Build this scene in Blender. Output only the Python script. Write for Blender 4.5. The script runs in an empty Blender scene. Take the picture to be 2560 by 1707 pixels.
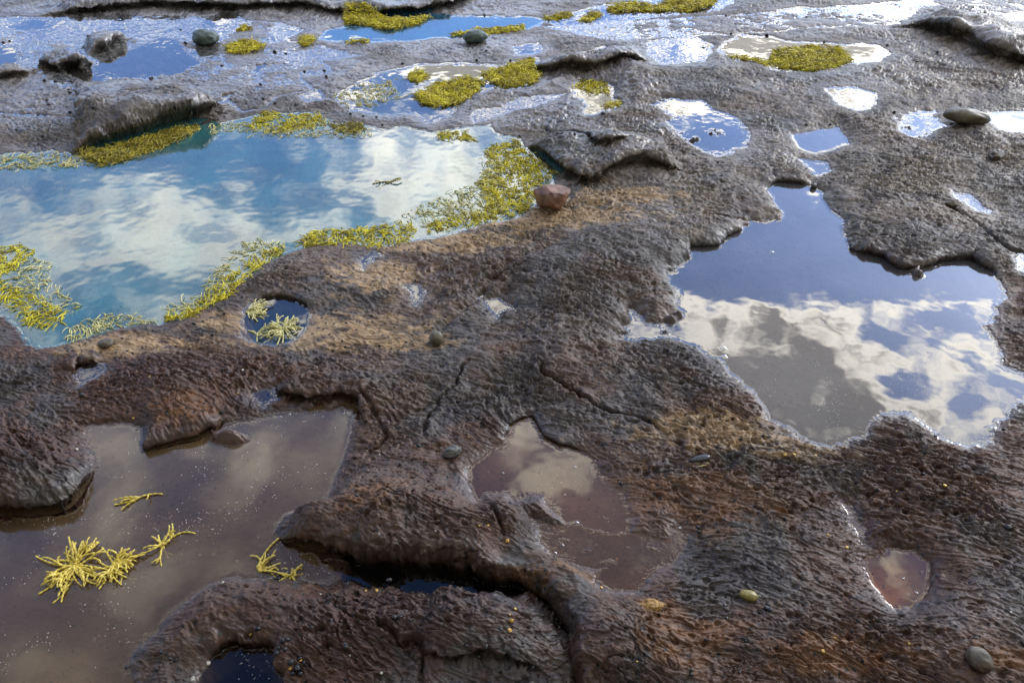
import bpy, bmesh, math, random
import numpy as np
from mathutils import noise as mnoise
from mathutils import Vector, Matrix

R = random.Random(7)
rng = np.random.default_rng(11)
SC = bpy.context.scene
COL = SC.collection

# ------------------------------------------------------------------ camera
CAM_H = 1.5
PITCH = math.radians(42.0)
FPX = 1832.0            # focal length, in pixels of a 2352 px wide picture
CX, CY = 1176.0, 784.0
cam = bpy.data.cameras.new('camera')
camo = bpy.data.objects.new('camera', cam)
COL.objects.link(camo)
camo.location = (0, 0, CAM_H)
camo.rotation_euler = (math.radians(90) - PITCH, 0, 0)
cam.sensor_width = 36.0
cam.lens = 36.0 * FPX / 2352.0
cam.clip_start = 0.05
cam.clip_end = 500.0
cam.dof.use_dof = True
cam.dof.focus_distance = 1.95
cam.dof.aperture_fstop = 32.0
SC.camera = camo

def g(px, py, z=0.0):
    """point of the shore platform (plane at height z) seen at a place of the survey photo"""
    a = (px - CX) / FPX
    b = (CY - py) / FPX
    dy = math.cos(PITCH) + b * math.sin(PITCH)
    dz = -math.sin(PITCH) + b * math.cos(PITCH)
    t = (CAM_H - z) / (-dz)
    return (a * t, dy * t)

def poly(pts):
    return np.array([g(*p) for p in pts], dtype=np.float32)

# ------------------------------------------------------------------ noise
def _hash(ix, iy, seed):
    h = (ix.astype(np.int64) * 374761393 + iy.astype(np.int64) * 668265263 + seed * 982451653) & 0xFFFFFFFF
    h = ((h ^ (h >> 13)) * 1274126177) & 0xFFFFFFFF
    h = (h ^ (h >> 16)) & 0xFFFF
    return h.astype(np.float32) * np.float32(1 / 65536.0)

_GA = np.linspace(0, 2 * math.pi, 257)[:256]
def perlin(x, y, seed=0):
    x = np.asarray(x, dtype=np.float32); y = np.asarray(y, dtype=np.float32)
    ix = np.floor(x).astype(np.int32); iy = np.floor(y).astype(np.int32)
    fx = x - ix; fy = y - iy
    def gr(dx, dy):
        a = _hash(ix + dx, iy + dy, seed) * np.float32(6.2831853)
        return np.cos(a) * (fx - dx) + np.sin(a) * (fy - dy)
    u = fx * fx * fx * (fx * (fx * 6 - 15) + 10)
    v = fy * fy * fy * (fy * (fy * 6 - 15) + 10)
    n0 = gr(0, 0) * (1 - u) + gr(1, 0) * u
    n1 = gr(0, 1) * (1 - u) + gr(1, 1) * u
    return (n0 * (1 - v) + n1 * v) * np.float32(1.5)

def fbm(x, y, seed, octaves=3, gain=0.5):
    s = 0; a = 1.0; f = 1.0
    for o in range(octaves):
        s = s + a * perlin(x * f + o * 17.3, y * f - o * 9.1, seed + o)
        a *= gain; f *= 2.03
    return s

def cells(x, y, seed):
    """distance to nearest feature point (Worley)"""
    x = np.asarray(x, dtype=np.float32); y = np.asarray(y, dtype=np.float32)
    ix = np.floor(x).astype(np.int32); iy = np.floor(y).astype(np.int32)
    best = np.full(x.shape, 9.0, dtype=np.float32); sel = np.zeros(x.shape, dtype=np.float32)
    for dx in (-1, 0, 1):
        for dy in (-1, 0, 1):
            a = _hash(ix + dx, iy + dy, seed); b = _hash(ix + dx, iy + dy, seed + 5)
            d = np.hypot(ix + dx + a - x, iy + dy + b - y)
            m = d < best
            best = np.where(m, d, best)
            sel = np.where(m, _hash(ix + dx, iy + dy, seed + 9), sel)
    return best, sel

def cells2(x, y, seed):
    ix = np.floor(x).astype(np.int32); iy = np.floor(y).astype(np.int32)
    f1 = np.full(x.shape, 9.0, dtype=np.float32); f2 = f1.copy()
    for dx in (-1, 0, 1):
        for dy in (-1, 0, 1):
            d = np.hypot(ix + dx + _hash(ix + dx, iy + dy, seed) - x, iy + dy + _hash(ix + dx, iy + dy, seed + 5) - y).astype(np.float32)
            f2 = np.minimum(f2, np.maximum(f1, d)); f1 = np.minimum(f1, d)
    return f1, f2

def sst(a, b, x):
    t = np.clip((x - a) / (b - a), 0, 1)
    return t * t * (3 - 2 * t)

# ------------------------------------------------------------------ layout of the pools
# name, outline, depth, wall width, rise width of the shore
POOLS = [
 ('A', [(-230,352),(0,353),(60,352),(150,350),(185,348),(250,332),(330,312),(400,294),(460,286),(520,282),(600,262),(720,258),(770,284),(850,290),(880,300),(930,291),(990,305),(1030,300),(1100,290),(1130,288),(1145,310),(1190,320),(1215,345),(1235,370),(1272,400),(1268,430),(1235,455),(1215,480),(1190,498),(1130,510),(1060,530),(1000,545),(920,560),(850,563),(780,558),(720,562),(660,580),(600,612),(550,645),(520,680),(480,705),(430,728),(370,740),(300,745),(230,765),(160,785),(100,798),(70,790),(50,760),(30,735),(0,712),(-100,690),(-240,700)], 0.20, 0.12, 0.10),
 ('B', [(562,702),(580,688),(605,681),(643,680),(679,688),(703,706),(714,723),(707,748),(689,772),(661,787),(615,789),(584,783),(562,765),(555,744),(559,720)], 0.10, 0.03, 0.06),
 ('C', [(1764,430),(1785,421),(1842,425),(1863,427),(1891,443),(1887,457),(1905,478),(1926,492),(1935,517),(1943,550),(1952,572),(1982,584),(2028,593),(2045,609),(2074,621),(2102,620),(2130,612),(2165,600),(2228,599),(2256,614),(2285,632),(2299,653),(2299,674),(2302,688),(2285,702),(2288,723),(2277,737),(2262,748),(2281,779),(2299,808),(2297,832),(2320,846),(2352,860),(2376,868),(2386,899),(2352,920),(2330,920),(2313,945),(2304,966),(2281,980),(2274,1005),(2278,1019),(2253,1024),(2228,1022),(2207,1024),(2186,1012),(2151,994),(2137,985),(2105,962),(2074,948),(2031,950),(2007,962),(1993,977),(1982,1005),(1947,1013),(1912,1024),(1880,1022),(1856,1012),(1831,991),(1799,978),(1771,962),(1761,934),(1736,906),(1708,882),(1676,850),(1655,829),(1627,815),(1613,797),(1574,783),(1536,771),(1508,781),(1469,785),(1424,781),(1417,772),(1441,765),(1427,751),(1448,741),(1441,720),(1445,707),(1473,723),(1487,741),(1519,744),(1543,730),(1571,716),(1554,702),(1561,678),(1561,667),(1536,649),(1536,628),(1568,614),(1588,572),(1609,565),(1652,565),(1673,548),(1701,526),(1725,505),(1750,512),(1792,506),(1803,496),(1789,482),(1775,461),(1764,440)], 0.07, 0.09, 0.05),
 ('D', [(-230,1195),(0,1184),(60,1182),(150,1177),(185,1152),(213,1090),(218,1060),(205,1020),(200,1000),(195,980),(230,975),(300,975),(325,985),(330,1010),(333,1036),(400,1021),(460,1008),(495,985),(550,965),(600,958),(660,950),(720,945),(790,940),(815,945),(812,965),(800,1000),(790,1040),(770,1100),(745,1155),(700,1165),(660,1180),(640,1200),(637,1225),(660,1245),(700,1258),(740,1272),(810,1286),(810,1340),(780,1337),(700,1331),(620,1326),(540,1328),(500,1335),(470,1350),(430,1385),(390,1415),(370,1445),(330,1475),(302,1500),(290,1530),(308,1560),(320,1600),(300,1760),(-230,1760)], 0.06, 0.07, 0.05),
  ('X', [(735,1271),(740,1272),(800,1284),(880,1293),(950,1299),(1020,1307),(1100,1320),(1180,1342),(1245,1376),(1298,1430),(1320,1500),(1330,1568),(1345,1660),(1295,1660),(1285,1560),(1277,1500),(1262,1450),(1238,1412),(1190,1388),(1130,1376),(1060,1368),(1000,1360),(940,1350),(860,1346),(780,1337),(735,1333)], 0.12, 0.02, 0.04),
 ('E', [(450,1575),(463,1540),(480,1510),(510,1490),(550,1478),(590,1483),(625,1510),(650,1540),(665,1568),(672,1650),(435,1650)], 0.09, 0.03, 0.05),
 ('F', [(1220,959),(1199,966),(1167,980),(1170,994),(1153,1019),(1132,1026),(1107,1049),(1086,1070),(1074,1105),(1079,1126),(1097,1151),(1111,1138),(1160,1135),(1185,1149),(1216,1138),(1248,1140),(1265,1165),(1290,1186),(1300,1203),(1325,1209),(1360,1221),(1441,1228),(1445,1186),(1438,1140),(1392,1101),(1374,1080),(1360,1049),(1325,1035),(1283,1026),(1265,1017),(1248,1005),(1234,980),(1223,962)], 0.03, 0.05, 0.05),
 ('T', [(1223,1186),(1241,1214),(1244,1246),(1272,1277),(1325,1295),(1381,1309),(1367,1333),(1413,1358),(1466,1355),(1494,1316),(1536,1295),(1568,1270),(1578,1228),(1561,1207),(1536,1242),(1483,1226),(1441,1226),(1378,1215),(1325,1205),(1272,1205)], 0.012, 0.03, 0.05),
 ('G', [(1982,1274),(2010,1275),(2045,1260),(2095,1260),(2123,1284),(2133,1316),(2130,1355),(2105,1379),(2084,1392),(2053,1395),(2031,1372),(2010,1344),(1993,1319),(1977,1302)], 0.05, 0.03, 0.04),
 ('T', [(1929,1151),(1958,1161),(1965,1193),(1993,1214),(1986,1242),(1975,1246),(1965,1214),(1943,1179)], 0.010, 0.02, 0.05),
 ('H', [(1109,688),(1149,684),(1183,709),(1153,721),(1142,736),(1128,716)], 0.03, 0.03, 0.05),
 ('H', [(924,658),(970,652),(972,688),(956,700),(938,681)], 0.02, 0.03, 0.06),
 ('H', [(824,618),(829,590),(865,577),(877,586),(851,600),(836,620)], 0.02, 0.03, 0.06),
 ('H', [(580,913),(591,899),(629,883),(640,903),(633,920),(601,932)], 0.02, 0.03, 0.05),
 ('H', [(172,857),(193,838),(239,834),(246,850),(218,867),(186,887),(172,878)], 0.02, 0.03, 0.06),
 ('K', [(1500,240),(1530,228),(1557,228),(1613,230),(1630,250),(1694,270),(1720,302),(1713,338),(1680,352),(1641,361),(1617,347),(1578,325),(1557,303),(1536,286),(1546,264),(1520,254)], 0.016, 0.05, 0.08),
 ('H', [(1817,309),(1877,301),(1926,293),(1949,330),(1912,346),(1870,353),(1835,342)], 0.03, 0.04, 0.06),
 ('H', [(1838,366),(1898,372),(1904,390),(1880,402),(1870,396)], 0.02, 0.04, 0.06),
 ('N', [(1645,118),(1694,82),(1764,83),(1806,95),(1877,98),(1947,101),(2017,104),(2042,123),(2017,142),(1957,146),(1912,157),(1859,166),(1778,160),(1743,143),(1683,137)], 0.06, 0.15, 0.12),
 ('H', [(2274,281),(2277,260),(2352,256),(2480,262),(2480,306),(2352,305),(2299,301)], 0.03, 0.05, 0.08),
 ('P', [(1308,205),(1339,182),(1396,188),(1420,225),(1426,245),(1378,261),(1346,264),(1332,234)], 0.04, 0.08, 0.08),
 ('Q', [(880,165),(896,160),(960,148),(1061,145),(1149,150),(1232,133),(1243,176),(1220,201),(1149,204),(1086,213),(1054,241),(1040,268),(980,285),(952,262),(868,266),(815,256),(763,228),(784,211),(833,183)], 0.04, 0.12, 0.12),
 ('R', [(728,90),(759,67),(794,60),(797,27),(850,26),(903,42),(1009,36),(1100,38),(1190,37),(1225,41),(1262,45),(1236,60),(1209,68),(1100,82),(1044,86),(938,95),(798,99),(763,95)], 0.08, 0.15, 0.15),
 ('S', [(130,174),(197,156),(211,141),(299,109),(369,84),(422,88),(440,123),(478,141),(432,170),(387,178),(281,188),(193,194)], 0.020, 0.10, 0.14),
 ('S', [(-200,105),(0,104),(55,107),(50,141),(14,172),(-200,186)], 0.022, 0.08, 0.10),
 ('S', [(0,62),(60,45),(123,37),(170,48),(134,69),(40,76)], 0.015, 0.08, 0.12),
 ('S', [(440,60),(457,46),(525,30),(560,45),(510,62),(460,72)], 0.013, 0.08, 0.12),
 ('H', [(570,170),(577,148),(632,142),(602,172)], 0.015, 0.04, 0.12),
 ('H', [(499,218),(562,205),(534,231),(503,241)], 0.02, 0.04, 0.12),
 ('H', [(686,220),(731,206),(754,226),(714,235)], 0.02, 0.04, 0.12),
 ('S', [(1895,205),(1960,200),(2010,215),(2010,240),(1975,255),(1930,240)], 0.012, 0.08, 0.12),
 ('S', [(2070,262),(2150,255),(2165,290),(2120,320),(2060,300)], 0.010, 0.08, 0.12),
 ('S', [(1785,22),(1850,16),(1885,24),(1850,36),(1800,34)], 0.02, 0.08, 0.12),
 ('S', [(1335,122),(1390,108),(1402,120),(1360,130)], 0.018, 0.05, 0.12),
 ('S', [(1280,136),(1310,128),(1325,140),(1290,145)], 0.018, 0.05, 0.12),
 ('S', [(1178,108),(1240,98),(1246,120),(1195,126)], 0.015, 0.06, 0.12),
 ('S', [(2188,440),(2230,452),(2275,490),(2240,482)], 0.015, 0.04, 0.08),
 ('S', [(1490,95),(1600,85),(1640,105),(1620,140),(1520,150),(1490,125)], 0.008, 0.10, 0.12),
 ('S', [(2300,30),(2400,20),(2420,50),(2320,50)], 0.018, 0.10, 0.12),
 ('H', [(2335,590),(2352,588),(2420,600),(2400,640),(2345,620)], 0.03, 0.03, 0.06),
 ('S', [(1240,48),(1330,25),(1420,8),(1560,-12),(1700,-8),(1650,25),(1500,40),(1380,55),(1290,62)], 0.014, 0.08, 0.14),
 ('L', [(-230,42),(400,38),(640,52),(700,70),(655,92),(760,112),(830,128),(740,140),(770,165),(690,180),(725,205),(640,222),(600,250),(560,258),(520,232),(430,238),(200,270),(-230,255)], -0.003, 0.03, 0.10),
 ('L', [(1250,62),(1700,34),(2352,-20),(2500,10),(2150,52),(1900,62),(1700,78),(1400,92)], -0.010, 0.03, 0.10),
 ('S', [(1080,268),(1200,225),(1300,215),(1260,235),(1150,262),(1090,282)], 0.006, 0.06, 0.12),
]
PN = [p[0] for p in POOLS]
PP = [poly(p[1]) for p in POOLS]

# step in the rock: base line in survey pixels, height, overhang, band, reach of the raised top, flip
LEDGES = [
 ([(60,38),(150,34),(350,20),(500,24),(690,22),(760,33),(860,37),(960,32),(1040,20),(1075,2),(1120,-20)], 0.055, 0.06, 0.10, 0.5),
 ([(150,352),(185,348),(250,333),(330,313),(400,294),(460,284),(500,262),(510,236)], 0.115, 0.08, 0.07, 0.45),
 ([(1205,330),(1235,352),(1275,387),(1318,420),(1336,431),(1385,425),(1430,405),(1470,400),(1533,413),(1580,405)], 0.065, 0.030, 0.06, 0.15),
 ([(1340,325),(1350,345),(1365,370),(1400,378),(1445,366)], 0.035, 0.02, 0.035, 0.08),
 ([(-220,1190),(0,1184),(60,1182),(150,1177),(185,1152),(213,1090),(219,1050)], 0.070, 0.030, 0.05, 0.16),
 ([(322,1000),(333,1038),(400,1022),(460,1008),(500,985),(520,955)], 0.040, 0.018, 0.03, 0.10),
 ([(628,870),(643,906),(668,920),(721,934),(784,920),(822,930),(830,960),(860,1000)], 0.040, 0.020, 0.03, 0.10),
 ([(636,1205),(645,1238),(700,1259),(740,1272),(800,1284),(880,1293),(950,1299),(1020,1307),(1100,1320),(1180,1342),(1245,1376),(1298,1430),(1320,1500),(1330,1568),(1348,1680)], 0.085, 0.045, 0.05, 0.12),
 ([(1290,1660),(1284,1560),(1275,1500),(1258,1450),(1236,1415),(1190,1391),(1130,1379),(1060,1371),(1000,1362),(930,1352)], 0.045, 0.006, 0.022, 0.10),
 ([(2050,58),(2140,82),(2176,99),(2214,106),(2246,131),(2281,145),(2334,158),(2440,175)], 0.10, 0.04, 0.10, 0.25),
 ([(1210,152),(1260,168),(1360,170),(1448,155),(1500,150)], 0.06, 0.03, 0.06, 0.14),
 ([(85,150),(100,160),(140,168),(197,157),(215,140)], 0.08, 0.04, 0.07, 0.12),
 ([(195,128),(250,118),(285,98),(290,85)], 0.08, 0.03, 0.06, 0.12),
 ([(-150,200),(0,188),(60,175),(90,165)], 0.06, 0.03, 0.06, 0.12),
 ([(1943,545),(1952,572),(1982,584),(2028,593),(2045,609),(2074,621),(2102,620),(2130,612),(2165,600),(2228,599),(2256,614),(2285,632),(2303,655)], 0.030, 0.012, 0.025, 0.10),
 ([(455,1545),(480,1510),(510,1490),(550,1478),(590,1483),(625,1510),(650,1540),(668,1575)], 0.035, 0.012, 0.02, 0.08),
 ([(935,1520),(973,1530),(1009,1527),(1114,1530),(1184,1546),(1237,1560),(1270,1575)], 0.022, 0.012, 0.02, 0.06),
 ([(572,694),(605,680),(643,679),(679,687),(703,705),(716,725)], 0.018, 0.006, 0.02, 0.05),
 ([(1762,440),(1785,420),(1842,424),(1866,428)], 0.020, 0.01, 0.02, 0.06),
 ([(1570,612),(1588,572),(1609,565),(1652,565),(1673,548),(1701,526),(1725,505)], 0.020, 0.008, 0.02, 0.06),
 ([(168,860),(190,838),(241,833)], 0.02, 0.008, 0.02, 0.05),
 ([(1130,1024),(1153,1017),(1170,990),(1167,978),(1199,964),(1222,957),(1248,1003),(1283,1024),(1325,1033),(1362,1048)], 0.012, 0.006, 0.015, 0.05),
]
LEDGES = [(poly(l[0]),) + tuple(l[1:]) for l in LEDGES]

# cracks: line, half width m, depth m
CRACKS = [
 ([(1072,836),(1058,864),(1033,899),(1016,920),(1002,952),(981,980),(974,1004),(984,1018)], 0.0032, 0.016),
 ([(1248,830),(1248,871),(1311,906),(1360,934),(1413,959),(1459,969),(1518,1001)], 0.004, 0.016),
 ([(2172,478),(2211,499),(2240,520),(2270,548),(2316,576),(2352,586),(2440,590)], 0.007, 0.02),
 ([(857,1432),(880,1455),(915,1490),(973,1518),(972,1570),(960,1640)], 0.006, 0.012),
 ([(1097,1151),(1122,1190),(1140,1230),(1165,1275)], 0.004, 0.012),
 ([(1090,660),(1120,650),(1160,636),(1210,628)], 0.004, 0.010),
 ([(820,905),(860,960),(890,1010),(840,1060)], 0.004, 0.010),
 ([(2060,560),(1990,552),(1940,545)], 0.004, 0.012),
 ([(1560,420),(1600,412),(1640,400)], 0.006, 0.012),
 ([(1600,508),(1680,512),(1730,503)], 0.005, 0.010),
 ([(995,785),(1020,760),(1060,720),(1100,680),(1170,620),(1270,575)], 0.010, 0.008),
 ([(1240,300),(1330,322),(1342,345)], 0.006, 0.012),
 ([(800,1300),(900,1312),(1020,1328),(1120,1345),(1220,1385),(1272,1425),(1298,1480),(1306,1540),(1318,1640),(1320,1700)], 0.018, 0.09),
]
CRACKS = [(poly(c[0]), c[1], c[2]) for c in CRACKS]

# swells of the rock: centre, radii px, height
BUMPS = [
 (700,1430,330,120,0.035),(1050,1430,220,100,0.03),(480,1440,130,90,0.015),(80,1080,170,110,0.04),(400,920,170,90,0.035),
 (950,1180,230,110,0.03),(720,1215,90,50,0.01),(1350,700,260,120,0.025),(1250,860,260,120,0.012),(1450,370,160,60,0.03),(1700,450,200,70,0.02),
 (2100,1200,260,120,0.02),(1700,1250,200,150,0.02),(1800,1480,350,120,0.03),(2250,1450,200,150,0.03),(2080,480,180,80,0.02),
 (1500,560,170,90,0.02),(700,640,160,50,0.02),(250,250,300,60,0.03),(1450,180,170,50,0.04),(700,230,200,30,0.02),
 (2050,300,250,60,0.02),(1620,900,160,120,0.012),(1150,230,200,30,0.01),(1280,590,200,50,0.012),
]
HOLLOWS = [(780,760,230,45,0.03),(300,810,220,40,0.02),(1560,1300,120,60,0.015),(1340,1380,90,80,0.03),(1180,1300,120,50,0.03)]
def gauss(x, y, b):
    cx, cy = g(b[0], b[1])
    rx = abs(g(b[0] + b[2], b[1])[0] - cx)
    ry = abs(g(b[0], b[1] - b[3])[1] - cy)
    q = ((x - cx) / rx) ** 2 + ((y - cy) / ry) ** 2
    return np.exp(-q)

def seg_d(x, y, P, closed):
    """distance to polyline, side (+ = left of travel), arc parameter, gradient"""
    n = len(P); best = np.full(x.shape, 1e9, np.float32)
    gx = np.zeros_like(best); gy = np.zeros_like(best); side = np.zeros_like(best); arc = np.zeros_like(best)
    inside = np.zeros(x.shape, bool)
    segs = [(P[i], P[(i + 1) % n]) for i in range(n if closed else n - 1)]
    L = 0.0
    for a, b in segs:
        ex, ey = float(b[0] - a[0]), float(b[1] - a[1]); l2 = ex * ex + ey * ey + 1e-12; l = math.sqrt(l2)
        t = np.clip(((x - a[0]) * ex + (y - a[1]) * ey) / l2, 0, 1)
        qx = x - (a[0] + t * ex); qy = y - (a[1] + t * ey)
        d = qx * qx + qy * qy
        m = d < best
        best = np.where(m, d, best)
        if closed:
            c = ((a[1] > y) != (b[1] > y)) & (x < ex * (y - a[1]) / (ey if abs(ey) > 1e-9 else 1e-9) + a[0])
            inside ^= c
        else:
            s = (ex * (y - a[1]) - ey * (x - a[0])) / l
            side = np.where(m, s, side); arc = np.where(m, L + t * l, arc)
            gx = np.where(m, qx, gx); gy = np.where(m, qy, gy)
        L += l
    return np.sqrt(best), inside, side, arc, L, gx, gy

def ground(X, Y, full=True):
    """height z, horizontal shift, pool index and signed distance for world points"""
    shp = X.shape
    x = X.ravel().astype(np.float32); y = Y.ravel().astype(np.float32)
    far = sst(3.0, 6.5, y)
    cr = 0.45 + 1.5 * far + 0.9 * sst(-0.3, 0.6, perlin(x * 2.1, y * 2.1, 90))
    wx = x + cr * (0.015 * perlin(x * 11, y * 11, 1) + 0.0095 * perlin(x * 31, y * 31, 2) + 0.0075 * (0.4 - np.abs(perlin(x * 60, y * 60, 3))))
    wy = y + cr * (0.015 * perlin(x * 11, y * 11, 4) + 0.0095 * perlin(x * 31, y * 31, 5) + 0.0075 * (0.4 - np.abs(perlin(x * 60, y * 60, 6))))
    DP = np.full(x.shape, -0.6, np.float32); D = np.full(x.shape, -0.6, np.float32); K = np.full(x.shape, -1, np.int32)
    for k, P in enumerate(PP):
        mg = 0.35
        m = (x > P[:, 0].min() - mg) & (x < P[:, 0].max() + mg) & (y > P[:, 1].min() - mg) & (y < P[:, 1].max() + mg)
        idx = np.nonzero(m)[0]
        if not len(idx): continue
        d, ins, *_ = seg_d(wx[idx], wy[idx], P, True)
        sd = np.where(ins, d, -d)
        if PN[k] == 'L': sd = np.minimum(sd, 0.02)
        else: DP[idx] = np.maximum(DP[idx], sd)
        up = sd > D[idx]
        D[idx[up]] = sd[up]; K[idx[up]] = k
    dep = np.array([p[2] for p in POOLS] + [0.02], np.float32)[K]
    wd = np.array([p[3] for p in POOLS] + [0.05], np.float32)[K]
    wr = np.array([p[4] for p in POOLS] + [0.08], np.float32)[K]
    shallow = np.array([1.0 if p[0] in 'SKT' else 0.0 for p in POOLS] + [0.0], np.float32)[K]
    # rock relief
    n1 = fbm(x * 1.3, y * 1.3, 20, 3)
    n2 = fbm(x * 6 + 0.8 * n1, y * 7, 30, 3)
    xr = x * 0.93 - y * 0.36; yr = x * 0.36 + y * 0.93; xr = xr + 0.02 * n2; yr = yr + 0.035 * n1 + 0.010 * n2 + 0.012 * perlin(x * 5, y * 5, 33)
    n3 = fbm(xr * 13, yr * 32, 40, 3, 0.5)
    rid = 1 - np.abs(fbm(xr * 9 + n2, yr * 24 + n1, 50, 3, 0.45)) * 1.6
    n4 = fbm(xr * 60, yr * 120, 60, 2, 0.5)
    Lh = 0.015 + 0.010 * n1 + 0.009 * n2
    hol = 0
    for b in BUMPS: Lh = Lh + b[4] * gauss(x, y, b)
    for b in HOLLOWS:
        gq = gauss(x, y, b); Lh = Lh - b[4] * gq * 0.8; hol = np.maximum(hol, gq)
    Lh = np.maximum(Lh, 0.008)
    Lh = Lh * (1 - 0.45 * far) + 0.08 * far * np.clip(fbm(x * 0.25, y * 0.4, 70, 3), -0.1, 1) * sst(7, 14, y)
    rough = (0.5 + 0.75 * sst(-0.5, 0.6, fbm(x * 3, y * 3, 80, 2)))
    rough = rough * (1 - 0.55 * hol) * (1 - 0.45 * sst(2.2, 3.6, y) * sst(-.5, .3, n1 + n2 * .5))
    r2 = 1 - np.abs(fbm(xr * 34 + 2 * n3, yr * 78 + n2, 57, 2, 0.5)) * 1.8
    det = 0.0030 * n3 + 0.0034 * (rid - 0.35) + 0.0020 * (r2 - 0.4) + 0.0007 * n4
    # chipped terraces
    xt = xr; yt = yr
    ter = fbm(xt * 4.0, yt * 11, 97, 4, 0.5); st = ter * 3.0; fl = np.floor(st); fr = st - fl
    det = det + 0.0095 * (fl + sst(0.84, 0.99, fr) - st)
    te2 = fbm(xt * 13 + 3, yt * 36, 197, 3, 0.45); st = te2 * 2.2; fl = np.floor(st); fr = st - fl
    det = det + 0.0052 * (fl + sst(0.80, 0.99, fr) - st)
    # joints
    c3, c4 = cells2(x * 5.5 + 0.5 * n2, y * 7.5 + 0.5 * n1 + 0.25 * n3, 23)
    jm = sst(0.05, 0.45, fbm(x * 2.3, y * 2.3, 29, 2))
    det = det - 0.009 * jm * np.exp(-((c4 - c3) / 0.022) ** 2)
    iso = sst(-0.15, 0.45, fbm(x * 2.6, y * 2.6, 83, 2))
    det = det * (1 - 0.45 * iso) + iso * (0.0080 * fbm(x * 19, y * 23, 84, 4, 0.52) + 0.0040 * (0.5 - np.abs(fbm(x * 30, y * 34, 86, 2))))
    # pits
    c1, s1 = cells(x * 34, y * 40, 7)
    pit = -0.009 * sst(0.34, 0.10, c1) * (s1 > 0.74)
    c2, s2 = cells(x * 85, y * 95, 13)
    pit = pit - 0.0045 * sst(0.34, 0.12, c2) * (s2 > 0.66)
    det = det + pit
    out = np.maximum(-D, 0); inn = np.maximum(D, 0)
    rise = 1 - np.exp(-out / wr)
    h_land = Lh * rise * np.float32(1.0) + 0.003 * (1 - np.exp(-out / 0.01))
    h_pool = -dep * (1 - np.exp(-inn / wd))
    amp = rough * np.where(D > 0, 0.35 + 1.1 * shallow, 0.30 + 0.70 * (1 - np.exp(-out / 0.03)))
    isL = np.array([1.0 if p[0] == 'L' else 0.0 for p in POOLS] + [0.0], np.float32)[K] * sst(0, 0.02, D)
    h_pool = h_pool + isL * 0.42 * (Lh - 0.016); amp = amp * (1 + 1.0 * isL)
    h = np.where(D > 0, h_pool, h_land) + det * amp
    # dry land never dips below the water around it
    h = np.where((D < -0.01), np.maximum(h, 0.0035 + 0.002 * n4), h)
    # islet and stones in the pools
    for (px, py, rx, ry, hh) in [(535,1010,62,22,0.085),(2110,634,22,12,0.055),(1662,800,12,12,0.0),(1640,305,30,14,0.03),(1600,322,20,9,0.028),(1300,1240,20,9,0.012),(1400,1290,26,12,0.012),(1345,1265,18,9,0.012),(1500,1262,28,16,0.012),(1440,1262,20,9,0.010),(1543,738,20,10,0.035),(1560,728,16,9,0.035),(1527,762,16,7,0.03),(2020,1225,40,16,0.012)]:
        q = gauss(x, y, (px, py, rx, ry))
        h = h + hh * np.clip(q - 0.33, 0, 1) * 1.2
    for P, hw, dp in CRACKS:
        m = (x > P[:, 0].min() - .1) & (x < P[:, 0].max() + .1) & (y > P[:, 1].min() - .1) & (y < P[:, 1].max() + .1) & ((D < 0) | (dp > 0.05))
        idx = np.nonzero(m)[0]
        if len(idx):
            d, _, _, arc, L, _, _ = seg_d(wx[idx], wy[idx], P, False)
            tp = sst(0, 0.04, arc) * sst(0, 0.04, L - arc) * (0.5 + 0.5 * sst(-0.4, 0.4, perlin(x[idx] * 14, y[idx] * 14, 77)))
            h[idx] -= (dp if dp > .05 else dp * 1.7) * tp * np.exp(-(d / hw) ** 2)
            h[idx] += (0.003 if dp < .05 else 0) * tp * np.exp(-((d - 3 * hw) / (2 * hw)) ** 2)
    sx = np.zeros_like(x); sy = np.zeros_like(x); NL = np.zeros(x.shape, bool)
    for P, H, O, W, reach in LEDGES:
        mg = reach * 2.2 + 0.1
        m = (x > P[:, 0].min() - mg) & (x < P[:, 0].max() + mg) & (y > P[:, 1].min() - mg) & (y < P[:, 1].max() + mg)
        idx = np.nonzero(m)[0]
        if not len(idx): continue
        d, _, side, arc, L, gx, gy = seg_d(wx[idx], wy[idx], P, False)
        # travelling left to right the raised side lies beyond (left of travel)
        top = side > 0
        tm = min(0.25 * L, 0.12 if reach < .2 else .35); tp = sst(0, tm, arc) * sst(0, tm, L - arc)
        # beyond the ends: no effect on the flat continuation
        perp = np.abs(side) / np.maximum(d, 1e-5); tp = tp * sst(0.5, 0.95, perp)
        tp = tp * (0.8 + 0.2 * perlin(x[idx] * 9, y[idx] * 9, 55))
        s = np.where(top, d, -d); u = s / W
        gl = np.maximum(np.hypot(gx, gy), 1e-6); nx = np.where(top, gx, -gx) / gl; ny = np.where(top, gy, -gy) / gl
        I = O * 1.7; O = O * 0.15; k = 0.42
        sh = np.where(u >= 0, -O + (W + O) * u, np.where(u >= -k, -O + (O + I) * (-u / k), I + (-W - I) * ((-u - k) / (1 - k))))
        sh = np.where(np.abs(u) < 1, sh - s, 0)
        f = np.where(u >= 0, 1.0 - 0.35 * np.exp(-u / 0.12), np.where(u >= -k, 0.65 * sst(-k, 0, u), 0))
        f = f * np.where(u > 0, np.exp(-(np.maximum(d - W, 0) / reach) ** 2), 1)
        e1 = sst(W, W + 0.05, d) * top; f = f * (1 - e1 * (1 - sst(0.0, 0.07, -DP[idx])))
        h[idx] += H * f * tp
        NL[idx] |= top & (d < I + 0.03) & (tp > 0.15) & (D[idx] > -0.12)
        sx[idx] += nx * sh * tp; sy[idx] += ny * sh * tp
    bnd = np.hypot(sx, sy) > 1e-5
    ii = np.nonzero(bnd)[0]
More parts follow.
